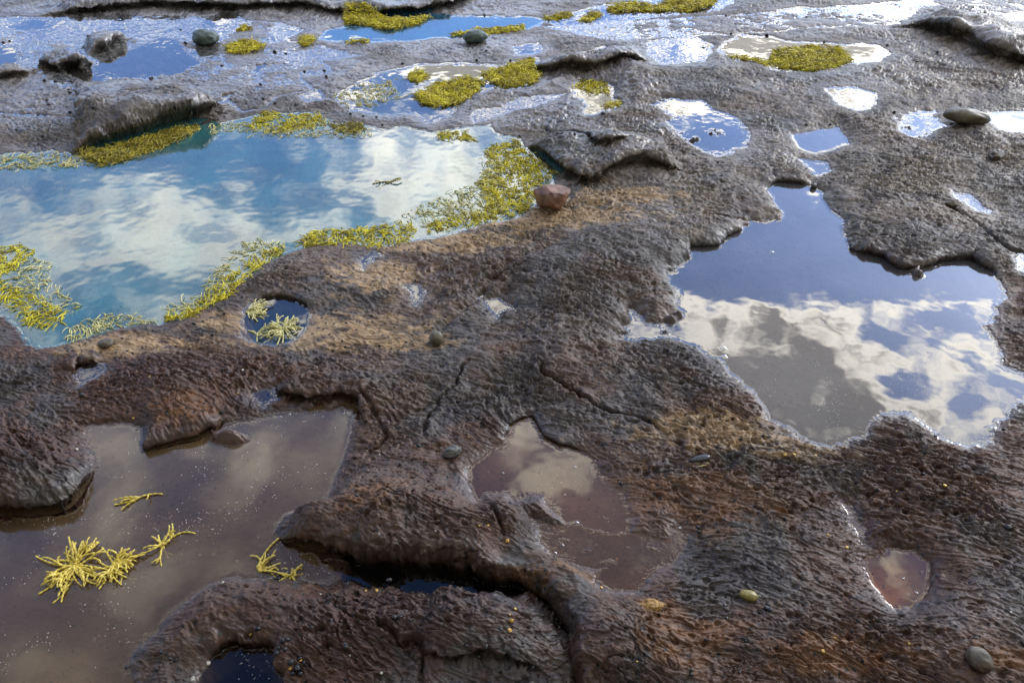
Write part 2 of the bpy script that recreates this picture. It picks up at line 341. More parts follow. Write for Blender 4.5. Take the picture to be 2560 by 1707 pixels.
    if len(ii):
        xs = x[ii] + sx[ii]; ys = y[ii] + sy[ii]; zs = h[ii]; w_ = sst(0, 0.012, np.hypot(sx[ii], sy[ii]))
        q1 = fbm(xs * 30 + zs * 45, ys * 30 - zs * 60, 501, 3, 0.6); q2 = fbm(xs * 30 - zs * 55, ys * 30 + zs * 40, 511, 3, 0.6)
        lay = perlin(xs * 6, zs * 160 + ys * 9, 521)
        h[ii] += 0.006 * q1 * w_; sy[ii] += (0.007 * q2 + 0.006 * lay) * w_; sx[ii] += 0.005 * q1 * w_
    return (h.reshape(shp), sx.reshape(shp), sy.reshape(shp), K.reshape(shp), D.reshape(shp), hol if np.isscalar(hol) else hol.reshape(shp), n1.reshape(shp), n2.reshape(shp), rid.reshape(shp), NL.reshape(shp))

def gh(px, py):
    x, y = g(px, py)
    r = ground(np.array([x]), np.array([y]))
    return x, y, float(r[0][0])

# ------------------------------------------------------------------ materials
def newmat(name):
    m = bpy.data.materials.new(name); m.use_nodes = True
    nt = m.node_tree; nt.nodes.clear()
    out = nt.nodes.new('ShaderNodeOutputMaterial')
    return m, nt, out
def N(nt, t, **kw):
    n = nt.nodes.new(t)
    for k, v in kw.items():
        if k.startswith('i_'):
            key = k[2:]
            n.inputs[int(key) if key.isdigit() else key].default_value = v
        else: setattr(n, k, v)
    return n
def L(nt, a, ao, b, bi): nt.links.new(a.outputs[ao], b.inputs[bi])

def rock_material():
    m, nt, out = newmat('wet_rock')
    b = N(nt, 'ShaderNodeBsdfPrincipled')
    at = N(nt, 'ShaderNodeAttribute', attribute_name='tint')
    geo = N(nt, 'ShaderNodeNewGeometry')
    n1 = N(nt, 'ShaderNodeTexNoise', i_Scale=42.0, i_Detail=7.0, i_Roughness=0.60)
    n2 = N(nt, 'ShaderNodeTexNoise', i_Scale=150.0, i_Detail=5.0, i_Roughness=0.65)
    mp = N(nt, 'ShaderNodeMapping'); mp.inputs['Rotation'].default_value = (0, 0, math.radians(-30)); mp.inputs['Scale'].default_value = (0.7, 1.5, 1.0)
    L(nt, geo, 'Position', mp, 'Vector')
    for n in (n1, n2): L(nt, mp, 'Vector', n, 'Vector')
    mr = N(nt, 'ShaderNodeMapRange'); mr.inputs['From Min'].default_value = 0.30; mr.inputs['From Max'].default_value = 0.72
    mr.inputs['To Min'].default_value = 0.60; mr.inputs['To Max'].default_value = 1.36
    L(nt, n1, 'Fac', mr, 'Value')
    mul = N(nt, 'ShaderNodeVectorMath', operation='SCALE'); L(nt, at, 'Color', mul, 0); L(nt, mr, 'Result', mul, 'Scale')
    # black dots painted for the shade in pin holes and for tiny periwinkles
    vh = N(nt, 'ShaderNodeTexVoronoi', i_Scale=55.0); L(nt, geo, 'Position', vh, 'Vector')
    h1 = N(nt, 'ShaderNodeMapRange'); L(nt, vh, 'Distance', h1, 'Value')
    for kx, v in (('From Min', .20), ('From Max', .26), ('To Min', 1.0), ('To Max', 0.0)): h1.inputs[kx].default_value = v
    hs = N(nt, 'ShaderNodeSeparateColor'); L(nt, vh, 'Color', hs, 0)
    h2 = N(nt, 'ShaderNodeMath', operation='GREATER_THAN'); L(nt, hs, 0, h2, 0); h2.inputs[1].default_value = .45
    h3 = N(nt, 'ShaderNodeMath', operation='MULTIPLY'); L(nt, h1, 0, h3, 0); L(nt, h2, 0, h3, 1)
    hm = N(nt, 'ShaderNodeMixRGB'); L(nt, h3, 0, hm, 0); L(nt, mul, 'Vector', hm, 1); hm.inputs[2].default_value = (.008, .007, .008, 1)
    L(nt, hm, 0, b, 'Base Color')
    rr = N(nt, 'ShaderNodeMapRange'); rr.inputs['From Min'].default_value = 0.35; rr.inputs['From Max'].default_value = 0.65
    rr.inputs['To Min'].default_value = 0.40; rr.inputs['To Max'].default_value = 0.74
    L(nt, n2, 'Fac', rr, 'Value'); wt = N(nt, 'ShaderNodeAttribute', attribute_name='wet')
    rm = N(nt, 'ShaderNodeMath', operation='MULTIPLY_ADD'); L(nt, wt, 'Fac', rm, 0); rm.inputs[1].default_value = -0.55; rm.inputs[2].default_value = 1.0
    r2 = N(nt, 'ShaderNodeMath', operation='MULTIPLY'); L(nt, rr, 'Result', r2, 0); L(nt, rm, 0, r2, 1); L(nt, r2, 0, b, 'Roughness')
    L(nt, wt, 'Fac', b, 'Coat Weight'); b.inputs['Coat Roughness'].default_value = 0.22; b.inputs['Coat IOR'].default_value = 1.6
    b.inputs['IOR'].default_value = 1.47
    sm = N(nt, 'ShaderNodeAttribute', attribute_name='submerged')
    sp = N(nt, 'ShaderNodeMath', operation='MULTIPLY_ADD'); L(nt, sm, 'Fac', sp, 0); sp.inputs[1].default_value = -0.5; sp.inputs[2].default_value = 0.5
    L(nt, sp, 0, b, 'Specular IOR Level')
    vo = N(nt, 'ShaderNodeTexVoronoi', i_Scale=120.0); L(nt, geo, 'Position', vo, 'Vector')
    vm = N(nt, 'ShaderNodeMapRange'); vm.inputs['From Min'].default_value = 0.0; vm.inputs['From Max'].default_value = 0.45
    vm.inputs['To Min'].default_value = -1.0; vm.inputs['To Max'].default_value = 0.0
    L(nt, vo, 'Distance', vm, 'Value')
    vo.inputs['Randomness'].default_value = 1.0
    b1 = N(nt, 'ShaderNodeBump', i_Strength=1.0, i_Distance=0.0026)
    b2 = N(nt, 'ShaderNodeBump', i_Strength=0.9, i_Distance=0.0012)
    b3 = N(nt, 'ShaderNodeBump', i_Strength=0.35, i_Distance=0.0008)
    L(nt, n1, 'Fac', b1, 'Height'); L(nt, n2, 'Fac', b2, 'Height'); L(nt, vm, 'Result', b3, 'Height')
    L(nt, b1, 'Normal', b2, 'Normal'); L(nt, b2, 'Normal', b3, 'Normal'); L(nt, b3, 'Normal', b, 'Normal')
    bs = N(nt, 'ShaderNodeMath', operation='MULTIPLY_ADD'); L(nt, wt, 'Fac', bs, 0); bs.inputs[1].default_value = -0.6; bs.inputs[2].default_value = 1.0; L(nt, bs, 0, b1, 'Strength'); L(nt, bs, 0, b2, 'Strength')
    L(nt, b, 'BSDF', out, 'Surface')
    return m

def water_material(name, tint, f0, f1, wob=0.25, silt=None, amt=0.0, ro=0.0):
    m, nt, out = newmat(name)
    lw = N(nt, 'ShaderNodeLayerWeight', i_Blend=0.5)
    pw = N(nt, 'ShaderNodeMath', operation='POWER'); L(nt, lw, 'Facing', pw, 0); pw.inputs[1].default_value = 1.9
    fr = N(nt, 'ShaderNodeMath', operation='MULTIPLY_ADD'); L(nt, pw, 0, fr, 0); fr.inputs[1].default_value = f1; fr.inputs[2].default_value = f0
    gl = N(nt, 'ShaderNodeBsdfGlossy', i_Roughness=ro); gl.inputs['Color'].default_value = (1, 1, 1, 1)
    tr = N(nt, 'ShaderNodeBsdfTransparent'); tr.inputs['Color'].default_value = tint
    geo = N(nt, 'ShaderNodeNewGeometry')
    n = N(nt, 'ShaderNodeTexNoise', i_Scale=9.0, i_Detail=2.0); L(nt, geo, 'Position', n, 'Vector')
    bp = N(nt, 'ShaderNodeBump', i_Strength=wob, i_Distance=0.002); L(nt, n, 'Fac', bp, 'Height')
    L(nt, bp, 'Normal', gl, 'Normal')
    if amt > 0:      # suspended silt
        df = N(nt, 'ShaderNodeBsdfDiffuse'); ns = N(nt, 'ShaderNodeTexNoise', i_Scale=5.0, i_Detail=4.0); L(nt, geo, 'Position', ns, 'Vector')
        rp = N(nt, 'ShaderNodeValToRGB'); rp.color_ramp.elements[0].position = .35; rp.color_ramp.elements[1].position = .68
        rp.color_ramp.elements[0].color = (silt[0] * .7, silt[1] * .7, silt[2] * .7, 1); rp.color_ramp.elements[1].color = (silt[0] * 1.3, silt[1] * 1.3, silt[2] * 1.25, 1)
        L(nt, ns, 'Fac', rp, 'Fac'); L(nt, rp, 'Color', df, 'Color')
        mt = N(nt, 'ShaderNodeMixShader'); mt.inputs[0].default_value = amt; L(nt, tr, 'BSDF', mt, 1); L(nt, df, 'BSDF', mt, 2); tr = mt
    mx = N(nt, 'ShaderNodeMixShader'); L(nt, fr, 0, mx, 0); L(nt, tr, 0, mx, 1); L(nt, gl, 'BSDF', mx, 2)
    L(nt, mx, 'Shader', out, 'Surface')
    return m

def simple_mat(name, c1, c2, scale=60, rough=0.35, bump=0.001, spec=0.5, sss=0.0):
    m, nt, out = newmat(name)
    b = N(nt, 'ShaderNodeBsdfPrincipled'); b.inputs['Roughness'].default_value = rough
    geo = N(nt, 'ShaderNodeNewGeometry')
    n = N(nt, 'ShaderNodeTexNoise', i_Scale=float(scale), i_Detail=5.0, i_Roughness=0.6); L(nt, geo, 'Position', n, 'Vector')
    cr = N(nt, 'ShaderNodeValToRGB'); cr.color_ramp.elements[0].position = 0.36; cr.color_ramp.elements[1].position = 0.64
    cr.color_ramp.elements[0].color = (*c1, 1); cr.color_ramp.elements[1].color = (*c2, 1)
    L(nt, n, 'Fac', cr, 'Fac'); L(nt, cr, 'Color', b, 'Base Color')
    bp = N(nt, 'ShaderNodeBump', i_Strength=0.8, i_Distance=bump); L(nt, n, 'Fac', bp, 'Height'); L(nt, bp, 'Normal', b, 'Normal')
    b.inputs['Specular IOR Level'].default_value = spec
    L(nt, b, 'BSDF', out, 'Surface')
    return m

M_ROCK = rock_material()
M_WATER = water_material('pool_water', (0.86, 0.89, 0.88, 1), 0.012, 0.80)
WM = {'A': water_material('blue_pool_water', (0.80, 0.92, 0.92, 1), 0.012, 0.80, 0.5, (0.055, 0.22, 0.24), 0.46, 0.07),
 'R': water_material('deep_pool_water', (0.70, 0.90, 0.95, 1), 0.012, 0.80, 0.3, (0.02, 0.20, 0.36), 0.40, 0.02),
 'C': water_material('right_pool_water', (0.84, 0.84, 0.86, 1), 0.012, 0.85, 0.25, (0.125, 0.13, 0.14), 0.42, 0.016),
 'D': water_material('brown_pool_water', (0.88, 0.80, 0.76, 1), 0.012, 0.80, 0.3, (0.125, 0.084, 0.042), 0.55, 0.085),
 'F': water_material('silty_puddle_water', (0.90, 0.78, 0.72, 1), 0.012, 0.80, 0.3, (0.150, 0.085, 0.038), 0.48, 0.05),
 'G': water_material('amber_puddle_water', (0.95, 0.80, 0.65, 1), 0.012, 0.60, 0.3, (0.26, 0.13, 0.055), 0.30, 0.03)}
WM['T'] = WM['F']
M_WEED = simple_mat('weed', (0.28, 0.23, 0.006), (0.80, 0.72, 0.03), 30, 0.38, 0.0005)
M_WEEDP = simple_mat('weed_pale', (0.44, 0.42, 0.16), (0.74, 0.70, 0.34), 30, 0.4, 0.0005)
M_FROND = simple_mat('weed_frond', (0.46, 0.35, 0.04), (0.76, 0.62, 0.12), 60, 0.35, 0.0004)
M_WEEDD = simple_mat('weed_dark', (0.15, 0.125, 0.008), (0.46, 0.39, 0.025), 30, 0.4, 0.0005)
M_SNAIL = simple_mat('snail_black', (0.006, 0.007, 0.009), (0.02, 0.022, 0.028), 300, 0.22, 0.0003)
M_SNAILY = simple_mat('snail_yellow', (0.42, 0.24, 0.04), (0.65, 0.45, 0.10), 300, 0.3, 0.0003)
M_SNAILW = simple_mat('snail_pale', (0.30, 0.29, 0.24), (0.62, 0.60, 0.52), 400, 0.35, 0.0003)
M_SPECK = simple_mat('speck', (0.75, 0.74, 0.68), (0.9, 0.9, 0.86), 100, 0.5, 0.0001)

# ------------------------------------------------------------------ mesh helpers
def mesh_np(name, V, F, mat, smooth=True):
    me = bpy.data.meshes.new(name)
    V = np.ascontiguousarray(V, dtype=np.float32); F = np.ascontiguousarray(F, dtype=np.int32)
    n = F.shape[1]
    me.vertices.add(len(V)); me.vertices.foreach_set('co', V.ravel())
    me.loops.add(F.size); me.loops.foreach_set('vertex_index', F.ravel())
    me.polygons.add(len(F)); me.polygons.foreach_set('loop_start', np.arange(0, F.size, n, dtype=np.int32))
    me.polygons.foreach_set('loop_total', np.full(len(F), n, dtype=np.int32))
    me.update(calc_edges=True)
    if smooth: me.polygons.foreach_set('use_smooth', np.ones(len(F), dtype=bool))
    me.materials.append(mat)
    return me
def link(name, data, parent=None):
    o = bpy.data.objects.new(name, data); COL.objects.link(o)
    if parent: o.parent = parent
    return o
def tag(o, label=None, cat=None, group=None, kind=None):
    if label: o['label'] = label
    if cat: o['category'] = cat
    if group: o['group'] = group
    if kind: o['kind'] = kind
    return o

# ------------------------------------------------------------------ rock sheet (denser near the viewer's feet, coarse towards the horizon)
rows_y = []
for py in np.arange(1790, -140, -1.35): rows_y.append(g(CX, py)[1])
y0 = rows_y[0]; near = [y0 - 0.02 * (1.25 ** i) * i for i in range(24, 0, -1)]
y1 = rows_y[-1]; st = rows_y[-1] - rows_y[-2]; farr = []
yy = y1
for i in range(90):
    st *= 1.07; yy += st; farr.append(yy)
    if yy > 160: break
rows_y = np.array(near + rows_y + farr, np.float32)
core = np.arange(-290, 2650, 1.95)
e = 1.95; l = []; xx = core[-1]
for i in range(70):
    e *= 1.13; xx += e; l.append(xx)
ext = np.array(l)
cols = np.concatenate([(2 * CX - ext)[::-1], core, ext])
a = (cols - CX) / FPX
depth = np.maximum(rows_y * math.cos(PITCH) + CAM_H * math.sin(PITCH), 1.35)
GX = (depth[:, None] * a[None, :]).astype(np.float32)
GY = np.repeat(rows_y[:, None], len(cols), 1).astype(np.float32)
h, sx, sy, KI, DD, HOL, n1, n2, rid, NLM = ground(GX, GY)
nr, nc = GX.shape
V = np.stack([GX + sx, GY + sy, h], -1).reshape(-1, 3)
idx = np.arange(nr * nc, dtype=np.int32).reshape(nr, nc)
Q = np.stack([idx[:-1, :-1], idx[:-1, 1:], idx[1:, 1:], idx[1:, :-1]], -1).reshape(-1, 4)
me = mesh_np('rock_platform', V, Q, M_ROCK)

# mineral colours of the rock
x = GX.ravel(); y = GY.ravel()
def lerp(a, b, t): return a + (b - a) * t[:, None]
c_grey = np.array([0.135, 0.116, 0.094]); c_brn = np.array([0.078, 0.040, 0.025]); c_dark = np.array([0.040, 0.032, 0.034])
c_tan = np.array([0.30, 0.205, 0.105]); c_org = np.array([0.155, 0.068, 0.020]); c_pur = np.array([0.055, 0.026, 0.020]); c_slate = np.array([0.066, 0.064, 0.060])
near_t = sst(2.6, 1.3, y)
C = lerp(np.repeat(c_grey[None], len(x), 0), np.repeat(c_brn[None], len(x), 0), np.clip(near_t + 0.35 * fbm(x * 2.2, y * 2.2, 101, 3), 0, 1))
C = lerp(C, c_slate[None], 0.8 * sst(0.0, 0.45, fbm(x * 3.1, y * 3.1, 111, 3)))
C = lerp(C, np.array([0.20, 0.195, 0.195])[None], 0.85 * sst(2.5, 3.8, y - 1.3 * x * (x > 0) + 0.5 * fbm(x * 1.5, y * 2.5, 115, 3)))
C = lerp(C, c_dark[None], 0.6 * sst(0.05, 0.6, fbm(x * 7, y * 9, 121, 4)))
C = lerp(C, c_org[None], 0.28 * sst(0.35, 0.8, fbm(x * 6, y * 6, 131, 4)) * sst(2.2, 1.3, y))
def blot(bl, col, amt):
    global C
    q = 0
    for b in bl: q = np.maximum(q, gauss(x, y, b))
    q = sst(0.25, 0.8, q * (0.75 + 0.5 * sst(0.0, 0.8, rid.ravel())) + 0.34 * fbm(x * 16, y * 22, 141, 5, 0.6))
    C = lerp(C, np.array(col)[None], amt * q)
blot([(780,765,220,45),(560,745,120,30),(300,800,170,30),(950,790,100,25),(1250,510,260,30),(1400,470,150,25),(1650,1000,190,45),(1850,1050,120,30),(1050,560,200,30),(860,640,120,40)], c_tan, 0.8)
blot([(430,960,70,40),(850,1200,70,45),(730,1375,60,30),(1400,1120,60,40),(1190,1360,70,30),(1520,1420,70,30),(1900,1520,200,50),(1470,1130,120,60),(1640,1160,140,70),(1560,1500,150,60),(2280,1540,90,30),(1320,1330,60,30)], c_org, 0.6)
blot([(900,1450,350,110),(80,1070,150,70),(380,860,180,50)], c_pur, 0.8)
blot([(1300,700,230,110),(1900,1090,110,50),(1650,640,160,60)], c_slate, 0.6)
# crests of the relief paler, pits darker: occlusion shade painted into the tint
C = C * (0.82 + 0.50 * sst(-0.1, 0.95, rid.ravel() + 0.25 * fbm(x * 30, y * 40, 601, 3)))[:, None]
# floors of the pools: silt, gravel and growth; channel floor painted near black for crevice shade
din = DD.ravel(); kk = KI.ravel()
floor = {'A': (0.05, 0.12, 0.14), 'B': (0.03, 0.07, 0.085), 'C': (0.11, 0.085, 0.075), 'D': (0.13, 0.075, 0.055), 'E': (0.012, 0.014, 0.02), 'X': (0.012, 0.010, 0.010), 'F': (0.15, 0.085, 0.06), 'G': (0.32, 0.15, 0.06), 'S': (0.07, 0.062, 0.055), 'H': (0.08, 0.065, 0.055), 'T': (0.12, 0.08, 0.045), 'K': (0.06, 0.06, 0.06), 'N': (0.14, 0.13, 0.08), 'P': (0.2, 0.19, 0.12), 'Q': (0.10, 0.11, 0.08), 'R': (0.02, 0.05, 0.08)}
ins = sst(0.0, 0.03, din)
for nm, fc in floor.items():
    ks = [i for i, q in enumerate(PN) if q == nm]
    m = np.isin(kk, ks) & (din > 0); ii = np.nonzero(m)[0]
    if not len(ii): continue
    v = 1 + 0.35 * fbm(x[ii] * 9, y[ii] * 9, 151, 4)
    col = np.array(fc)[None] * v[:, None]
    if nm == 'A':
        pale = sst(0.05, 0.6, fbm(x[ii] * 4, y[ii] * 4, 161, 4)) * 0.4
        rim = sst(0.11, 0.02, din[ii] + 0.05 * fbm(x[ii] * 12, y[ii] * 12, 171, 3))
        pale = np.maximum(pale, rim * 0.85)
        col = lerp(col, np.array([0.30, 0.36, 0.25])[None], pale)
    if nm == 'D':
        col = lerp(col, np.array([0.16, 0.10, 0.045])[None], 0.7 * sst(0.1, 0.7, fbm(x[ii] * 5, y[ii] * 5, 181, 3)))
        col = lerp(col, np.array([0.075, 0.035, 0.032])[None], 0.6 * sst(0.0, 0.7, fbm(x[ii] * 4, y[ii] * 4, 191, 3)))
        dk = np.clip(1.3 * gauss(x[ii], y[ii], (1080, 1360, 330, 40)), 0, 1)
        col = lerp(col, np.array([0.012, 0.012, 0.02])[None], dk)  # dark patch painted on the floor as the shade of the crevice
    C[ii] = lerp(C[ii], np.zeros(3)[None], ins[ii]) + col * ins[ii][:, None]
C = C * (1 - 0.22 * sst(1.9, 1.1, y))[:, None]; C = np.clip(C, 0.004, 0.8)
WET = sst(-0.25, 0.45, fbm(x * 1.7 + 4, y * 3.4, 401, 4, 0.6) + 0.9 * sst(1.9, 3.6, y) - 0.35 * sst(0.5, 1.5, x) * sst(4.2, 3.0, y) - 0.45)
WET = WET * (0.06 + 0.62 * sst(1.8, 3.2, y)) * (1 - 0.65 * sst(0.2, 1.2, x) * sst(1.5, 2.5, y)); WET = np.maximum(WET, 0.35 * np.exp(-(np.maximum(-din, 0) / 0.02) ** 2))
sub_ = sst(0.002, -0.002, h.ravel()) * (din > -0.02); WET = WET * (1 - sub_)
C = C * (1 - 0.25 * WET)[:, None]
sa = me.attributes.new('submerged', 'FLOAT', 'POINT'); sa.data.foreach_set('value', sub_.astype(np.float32))
wa = me.attributes.new('wet', 'FLOAT', 'POINT'); wa.data.foreach_set('value', WET.astype(np.float32))
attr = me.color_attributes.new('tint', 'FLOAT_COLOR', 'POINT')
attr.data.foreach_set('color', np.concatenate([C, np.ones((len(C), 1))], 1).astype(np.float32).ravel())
rock = link('rock_ground', me); tag(rock, kind='structure')

# ------------------------------------------------------------------ water of each pool
zmen = 0.0009 * np.exp(-np.maximum(-h, 0) / 0.0028)
h = np.where(NLM & (h < 0.0), h, h); wet = ((h < 0.004) & (DD > -0.025)) | NLM
wz = zmen
qm = (wet[:-1, :-1] | wet[:-1, 1:] | wet[1:, 1:] | wet[1:, :-1])
kq = KI[:-1, :-1]
Qg = Q.reshape(nr - 1, nc - 1, 4)
VW = np.stack([GX, GY, wz], -1).reshape(-1, 3)
for k in range(len(POOLS)):
    m = qm & (kq == k)
    F = Qg[m]
    if len(F) < 4: continue
    u, inv = np.unique(F.ravel(), return_inverse=True)
    w = link('water', mesh_np('water', VW[u], inv.reshape(-1, 4), WM.get(PN[k], M_WATER))); tag(w, kind='structure')

# ------------------------------------------------------------------ seaweed
def inpoly(P, x, y):
    c = False; n = len(P)
    for i in range(n):
        a = P[i]; b = P[(i + 1) % n]
        if (a[1] > y) != (b[1] > y) and x < (b[0] - a[0]) * (y - a[1]) / (b[1] - a[1]) + a[0]: c = not c
    return c

class Strands:
    def __init__(s): s.V = []; s.F = []; s.n = 0
    def add(s, pts, r0, beads, sides=5, per=3):
        """beaded strand: radius swells and pinches along the path"""
        pts = [Vector(p) for p in pts]
        m = beads * per + 1
        P = []
        for i in range(m):
            t = i / (m - 1) * (len(pts) - 1); k = min(int(t), len(pts) - 2); P.append(pts[k].lerp(pts[k + 1], t - k))
        for i in range(m):
            tg = (P[min(i + 1, m - 1)] - P[max(i - 1, 0)]).normalized()
            s1 = tg.cross(Vector((0, 0, 1)));
            if s1.length < 1e-3: s1 = Vector((1, 0, 0))
            s1.normalize(); s2 = s1.cross(tg)
            ph = (i % per) / per
            rr = r0 * (0.36 if i % per == 0 else (1.0 if per == 2 else 0.98)) * (1 - 0.35 * i / (m - 1))
            if i == 0 or i == m - 1: rr = r0 * 0.15
            for j in range(sides):
                an = j * 2 * math.pi / sides
                s.V.append(P[i] + s1 * (math.cos(an) * rr) + s2 * (math.sin(an) * rr))
        for i in range(m - 1):
            for j in range(sides):
                a = s.n + i * sides + j; b = s.n + i * sides + (j + 1) % sides
                s.F.append((a, b, b + sides, a + sides))
        s.n += m * sides
    def build(s, name, mat, parent=None, origin=(0, 0, 0)):
        V = np.array([tuple(v) for v in s.V]) - np.array(origin)
        o = link(name, mesh_np(name, V, np.array(s.F), mat), parent)
        return o

def curve(p, ang, ln, lift, bend, seg=5, zc=0.0):
    pts = [Vector(p)]; a = ang
    for i in range(seg):
        a += bend / seg
        q = pts[-1] + Vector((math.cos(a), math.sin(a), 0)) * (ln / seg)
        q.z = p[2] + lift * math.sin((i + 1) / seg * math.pi * 0.8)
        pts.append(q)
    return pts

MATS = [
 ('dark olive seaweed bank under the long overhanging ledge', [(180,352),(230,346),(330,318),(420,297),(470,290),(440,312),(400,330),(350,352),(290,372),(240,382),(200,372)], 1.0, 'd', .035),
 ('pale thin seaweed fringe at the left end of the blue pool far shore', [(-40,364),(90,357),(180,355),(205,374),(150,386),(60,388),(-40,392)], .55, 'p', .006),
 ('yellow green seaweed fringe on the blue pool far shore, right of the overhang', [(560,290),(610,260),(680,262),(735,264),(760,288),(700,303),(600,303)], .85, 'w', .010),
 ('small brown olive seaweed tuft at the far shore of the blue pool', [(762,286),(830,284),(850,297),(820,307),(775,302)], 1.0, 'd', .018),
 ('sparse seaweed scraps between the ledge bank and the far fringe', [(470,290),(560,286),(565,303),(480,311)], .35, 'p', .004),
 ('little seaweed tuft near the pointed inlet of the blue pool', [(1000,306),(1044,302),(1062,300),(1088,322),(1055,324),(1010,318)], .8, 'w', .012),
 ('wide yellow seaweed mat at the blue pool right end beside the red brown stone', [(1130,330),(1190,320),(1222,352),(1270,396),(1262,425),(1232,452),(1218,478),(1170,495),(1110,508),(1080,518),(985,532),(975,515),(1040,492),(1100,482),(1122,450),(1104,412),(1132,382),(1112,350)], .9, 'w', .014),
 ('yellow seaweed band along the near shore in the middle of the blue pool', [(685,552),(700,530),(735,520),(800,516),(870,510),(940,502),(962,520),(940,546),(870,560),(780,555),(720,559)], .85, 'w', .012),
 ('yellow seaweed strip curving down the near shore of the blue pool', [(535,625),(570,595),(610,572),(660,562),(645,585),(592,612),(548,648),(515,685),(470,706),(430,728),(365,737),(375,718),(450,697),(488,655)], .85, 'w', .010),
 ('golden seaweed mat at the left edge of the blue pool', [(-60,570),(50,562),(88,575),(60,598),(30,620),(22,650),(60,668),(110,690),(150,712),(175,702),(150,730),(110,755),(62,738),(30,702),(-60,690)], .8, 'w', .012),
 ('pale seaweed patch at the lower left corner of the blue pool', [(145,775),(160,748),(230,738),(242,754),(185,778)], .55, 'p', .006),
 ('thick olive seaweed mat lying diagonally in the bright upper pool', [(952,222),(1000,197),(1080,180),(1120,193),(1090,213),(1060,238),(1010,247),(970,240)], 1.0, 'w', .025),
 ('olive seaweed mat at the right tip of the bright upper pool', [(1105,172),(1160,160),(1200,142),(1230,134),(1228,155),(1240,178),(1220,196),(1150,202),(1120,190)], .95, 'w', .025),
 ('small round seaweed tuft alone in the bright upper pool', [(935,172),(960,162),(979,175),(962,191),(940,188)], 1.0, 'w', .02),
 ('sparse pale seaweed scraps in the left half of the bright upper pool', [(765,222),(830,195),(905,185),(925,225),(860,245),(800,248)], .30, 'p', .004),
 ('seaweed clump filling the back of the small white pool right of centre', [(1312,203),(1342,184),(1395,192),(1402,214),(1350,216)], .7, 'w', .012),
 ('small seaweed tuft at the near right rim of the small white pool', [(1378,246),(1395,236),(1424,236),(1422,246),(1395,250)], .9, 'w', .010),
 ('big golden seaweed mat in the white cloud pool at upper right', [(1668,129),(1700,127),(1755,140),(1790,112),(1850,104),(1920,108),(1955,138),(1910,155),(1860,163),(1780,157),(1742,145)], .85, 'w', .02),
 ('thick golden seaweed bank at the left of the deep blue top pool', [(796,58),(798,30),(840,29),(900,45),(990,40),(965,58),(900,70),(850,62)], 1.0, 'w', .045),
 ('long thin seaweed strip on the near shore of the deep blue top pool', [(1035,83),(1100,66),(1210,60),(1205,70),(1120,80),(1050,85)], .9, 'w', .02),
 ('golden seaweed tuft on wet rock below the top left ledge', [(523,112),(560,98),(610,105),(605,115),(560,124),(530,121)], 1.0, 'w', .03),
 ('tiny golden seaweed tuft left of the deep blue top pool', [(682,98),(700,88),(720,90),(718,104),(692,110)], 1.0, 'w', .025),
 ('faint seaweed spot farthest up the left wet rock', [(538,72),(560,62),(572,68),(560,76)], .8, 'w', .02),
 ('flat seaweed sliver at the near left shore of the deep blue top pool', [(793,96),(820,91),(852,92),(848,99),(800,101)], .9, 'w', .015),
 ('seaweed mat at the very top of the picture, right of centre', [(1400,20),(1460,8),(1520,12),(1560,-12),(1650,-12),(1642,14),(1590,27),(1480,26),(1410,29)], .9, 'w', .03),
 ('small seaweed wisp on the wet rock right of the deep blue top pool', [(1245,46),(1300,28),(1314,37),(1262,48)], .8, 'w', .02),
 ('short seaweed wisp between the top mat and the deep blue pool', [(1328,50),(1368,28),(1388,34),(1352,54)], .7, 'w', .02),
]
MM = {'d': M_WEEDD, 'w': M_WEED, 'p': M_WEEDP}
MATS += [
 ('pale sunken weed veil along the blue pool near shore below the curving strip', [(540,600),(660,560),(640,545),(560,560),(500,620),(455,680),(360,715),(470,715),(520,680)], .45, 'p', .002),
 ('pale sunken weed veil between the two left corner patches', [(170,745),(240,720),(320,725),(370,740),(300,748),(240,760),(200,765)], .5, 'p', .002),
 ('pale sunken weed veil in front of the far shore fringe', [(560,300),(640,290),(760,300),(850,300),(860,318),(760,318),(640,316),(570,312)], .4, 'p', .002),
 ('pale sunken weed veil around the golden left edge mat', [(60,592),(128,600),(118,640),(135,672),(200,702),(165,720),(80,690),(40,650)], .4, 'p', .002),
 ('pale weed scraps on the water inside the wide yellow mat curve', [(1050,435),(1100,415),(1105,375),(1130,335),(1155,400),(1125,475),(1040,498),(960,508),(900,512),(950,475)], .5, 'p', .003),
]
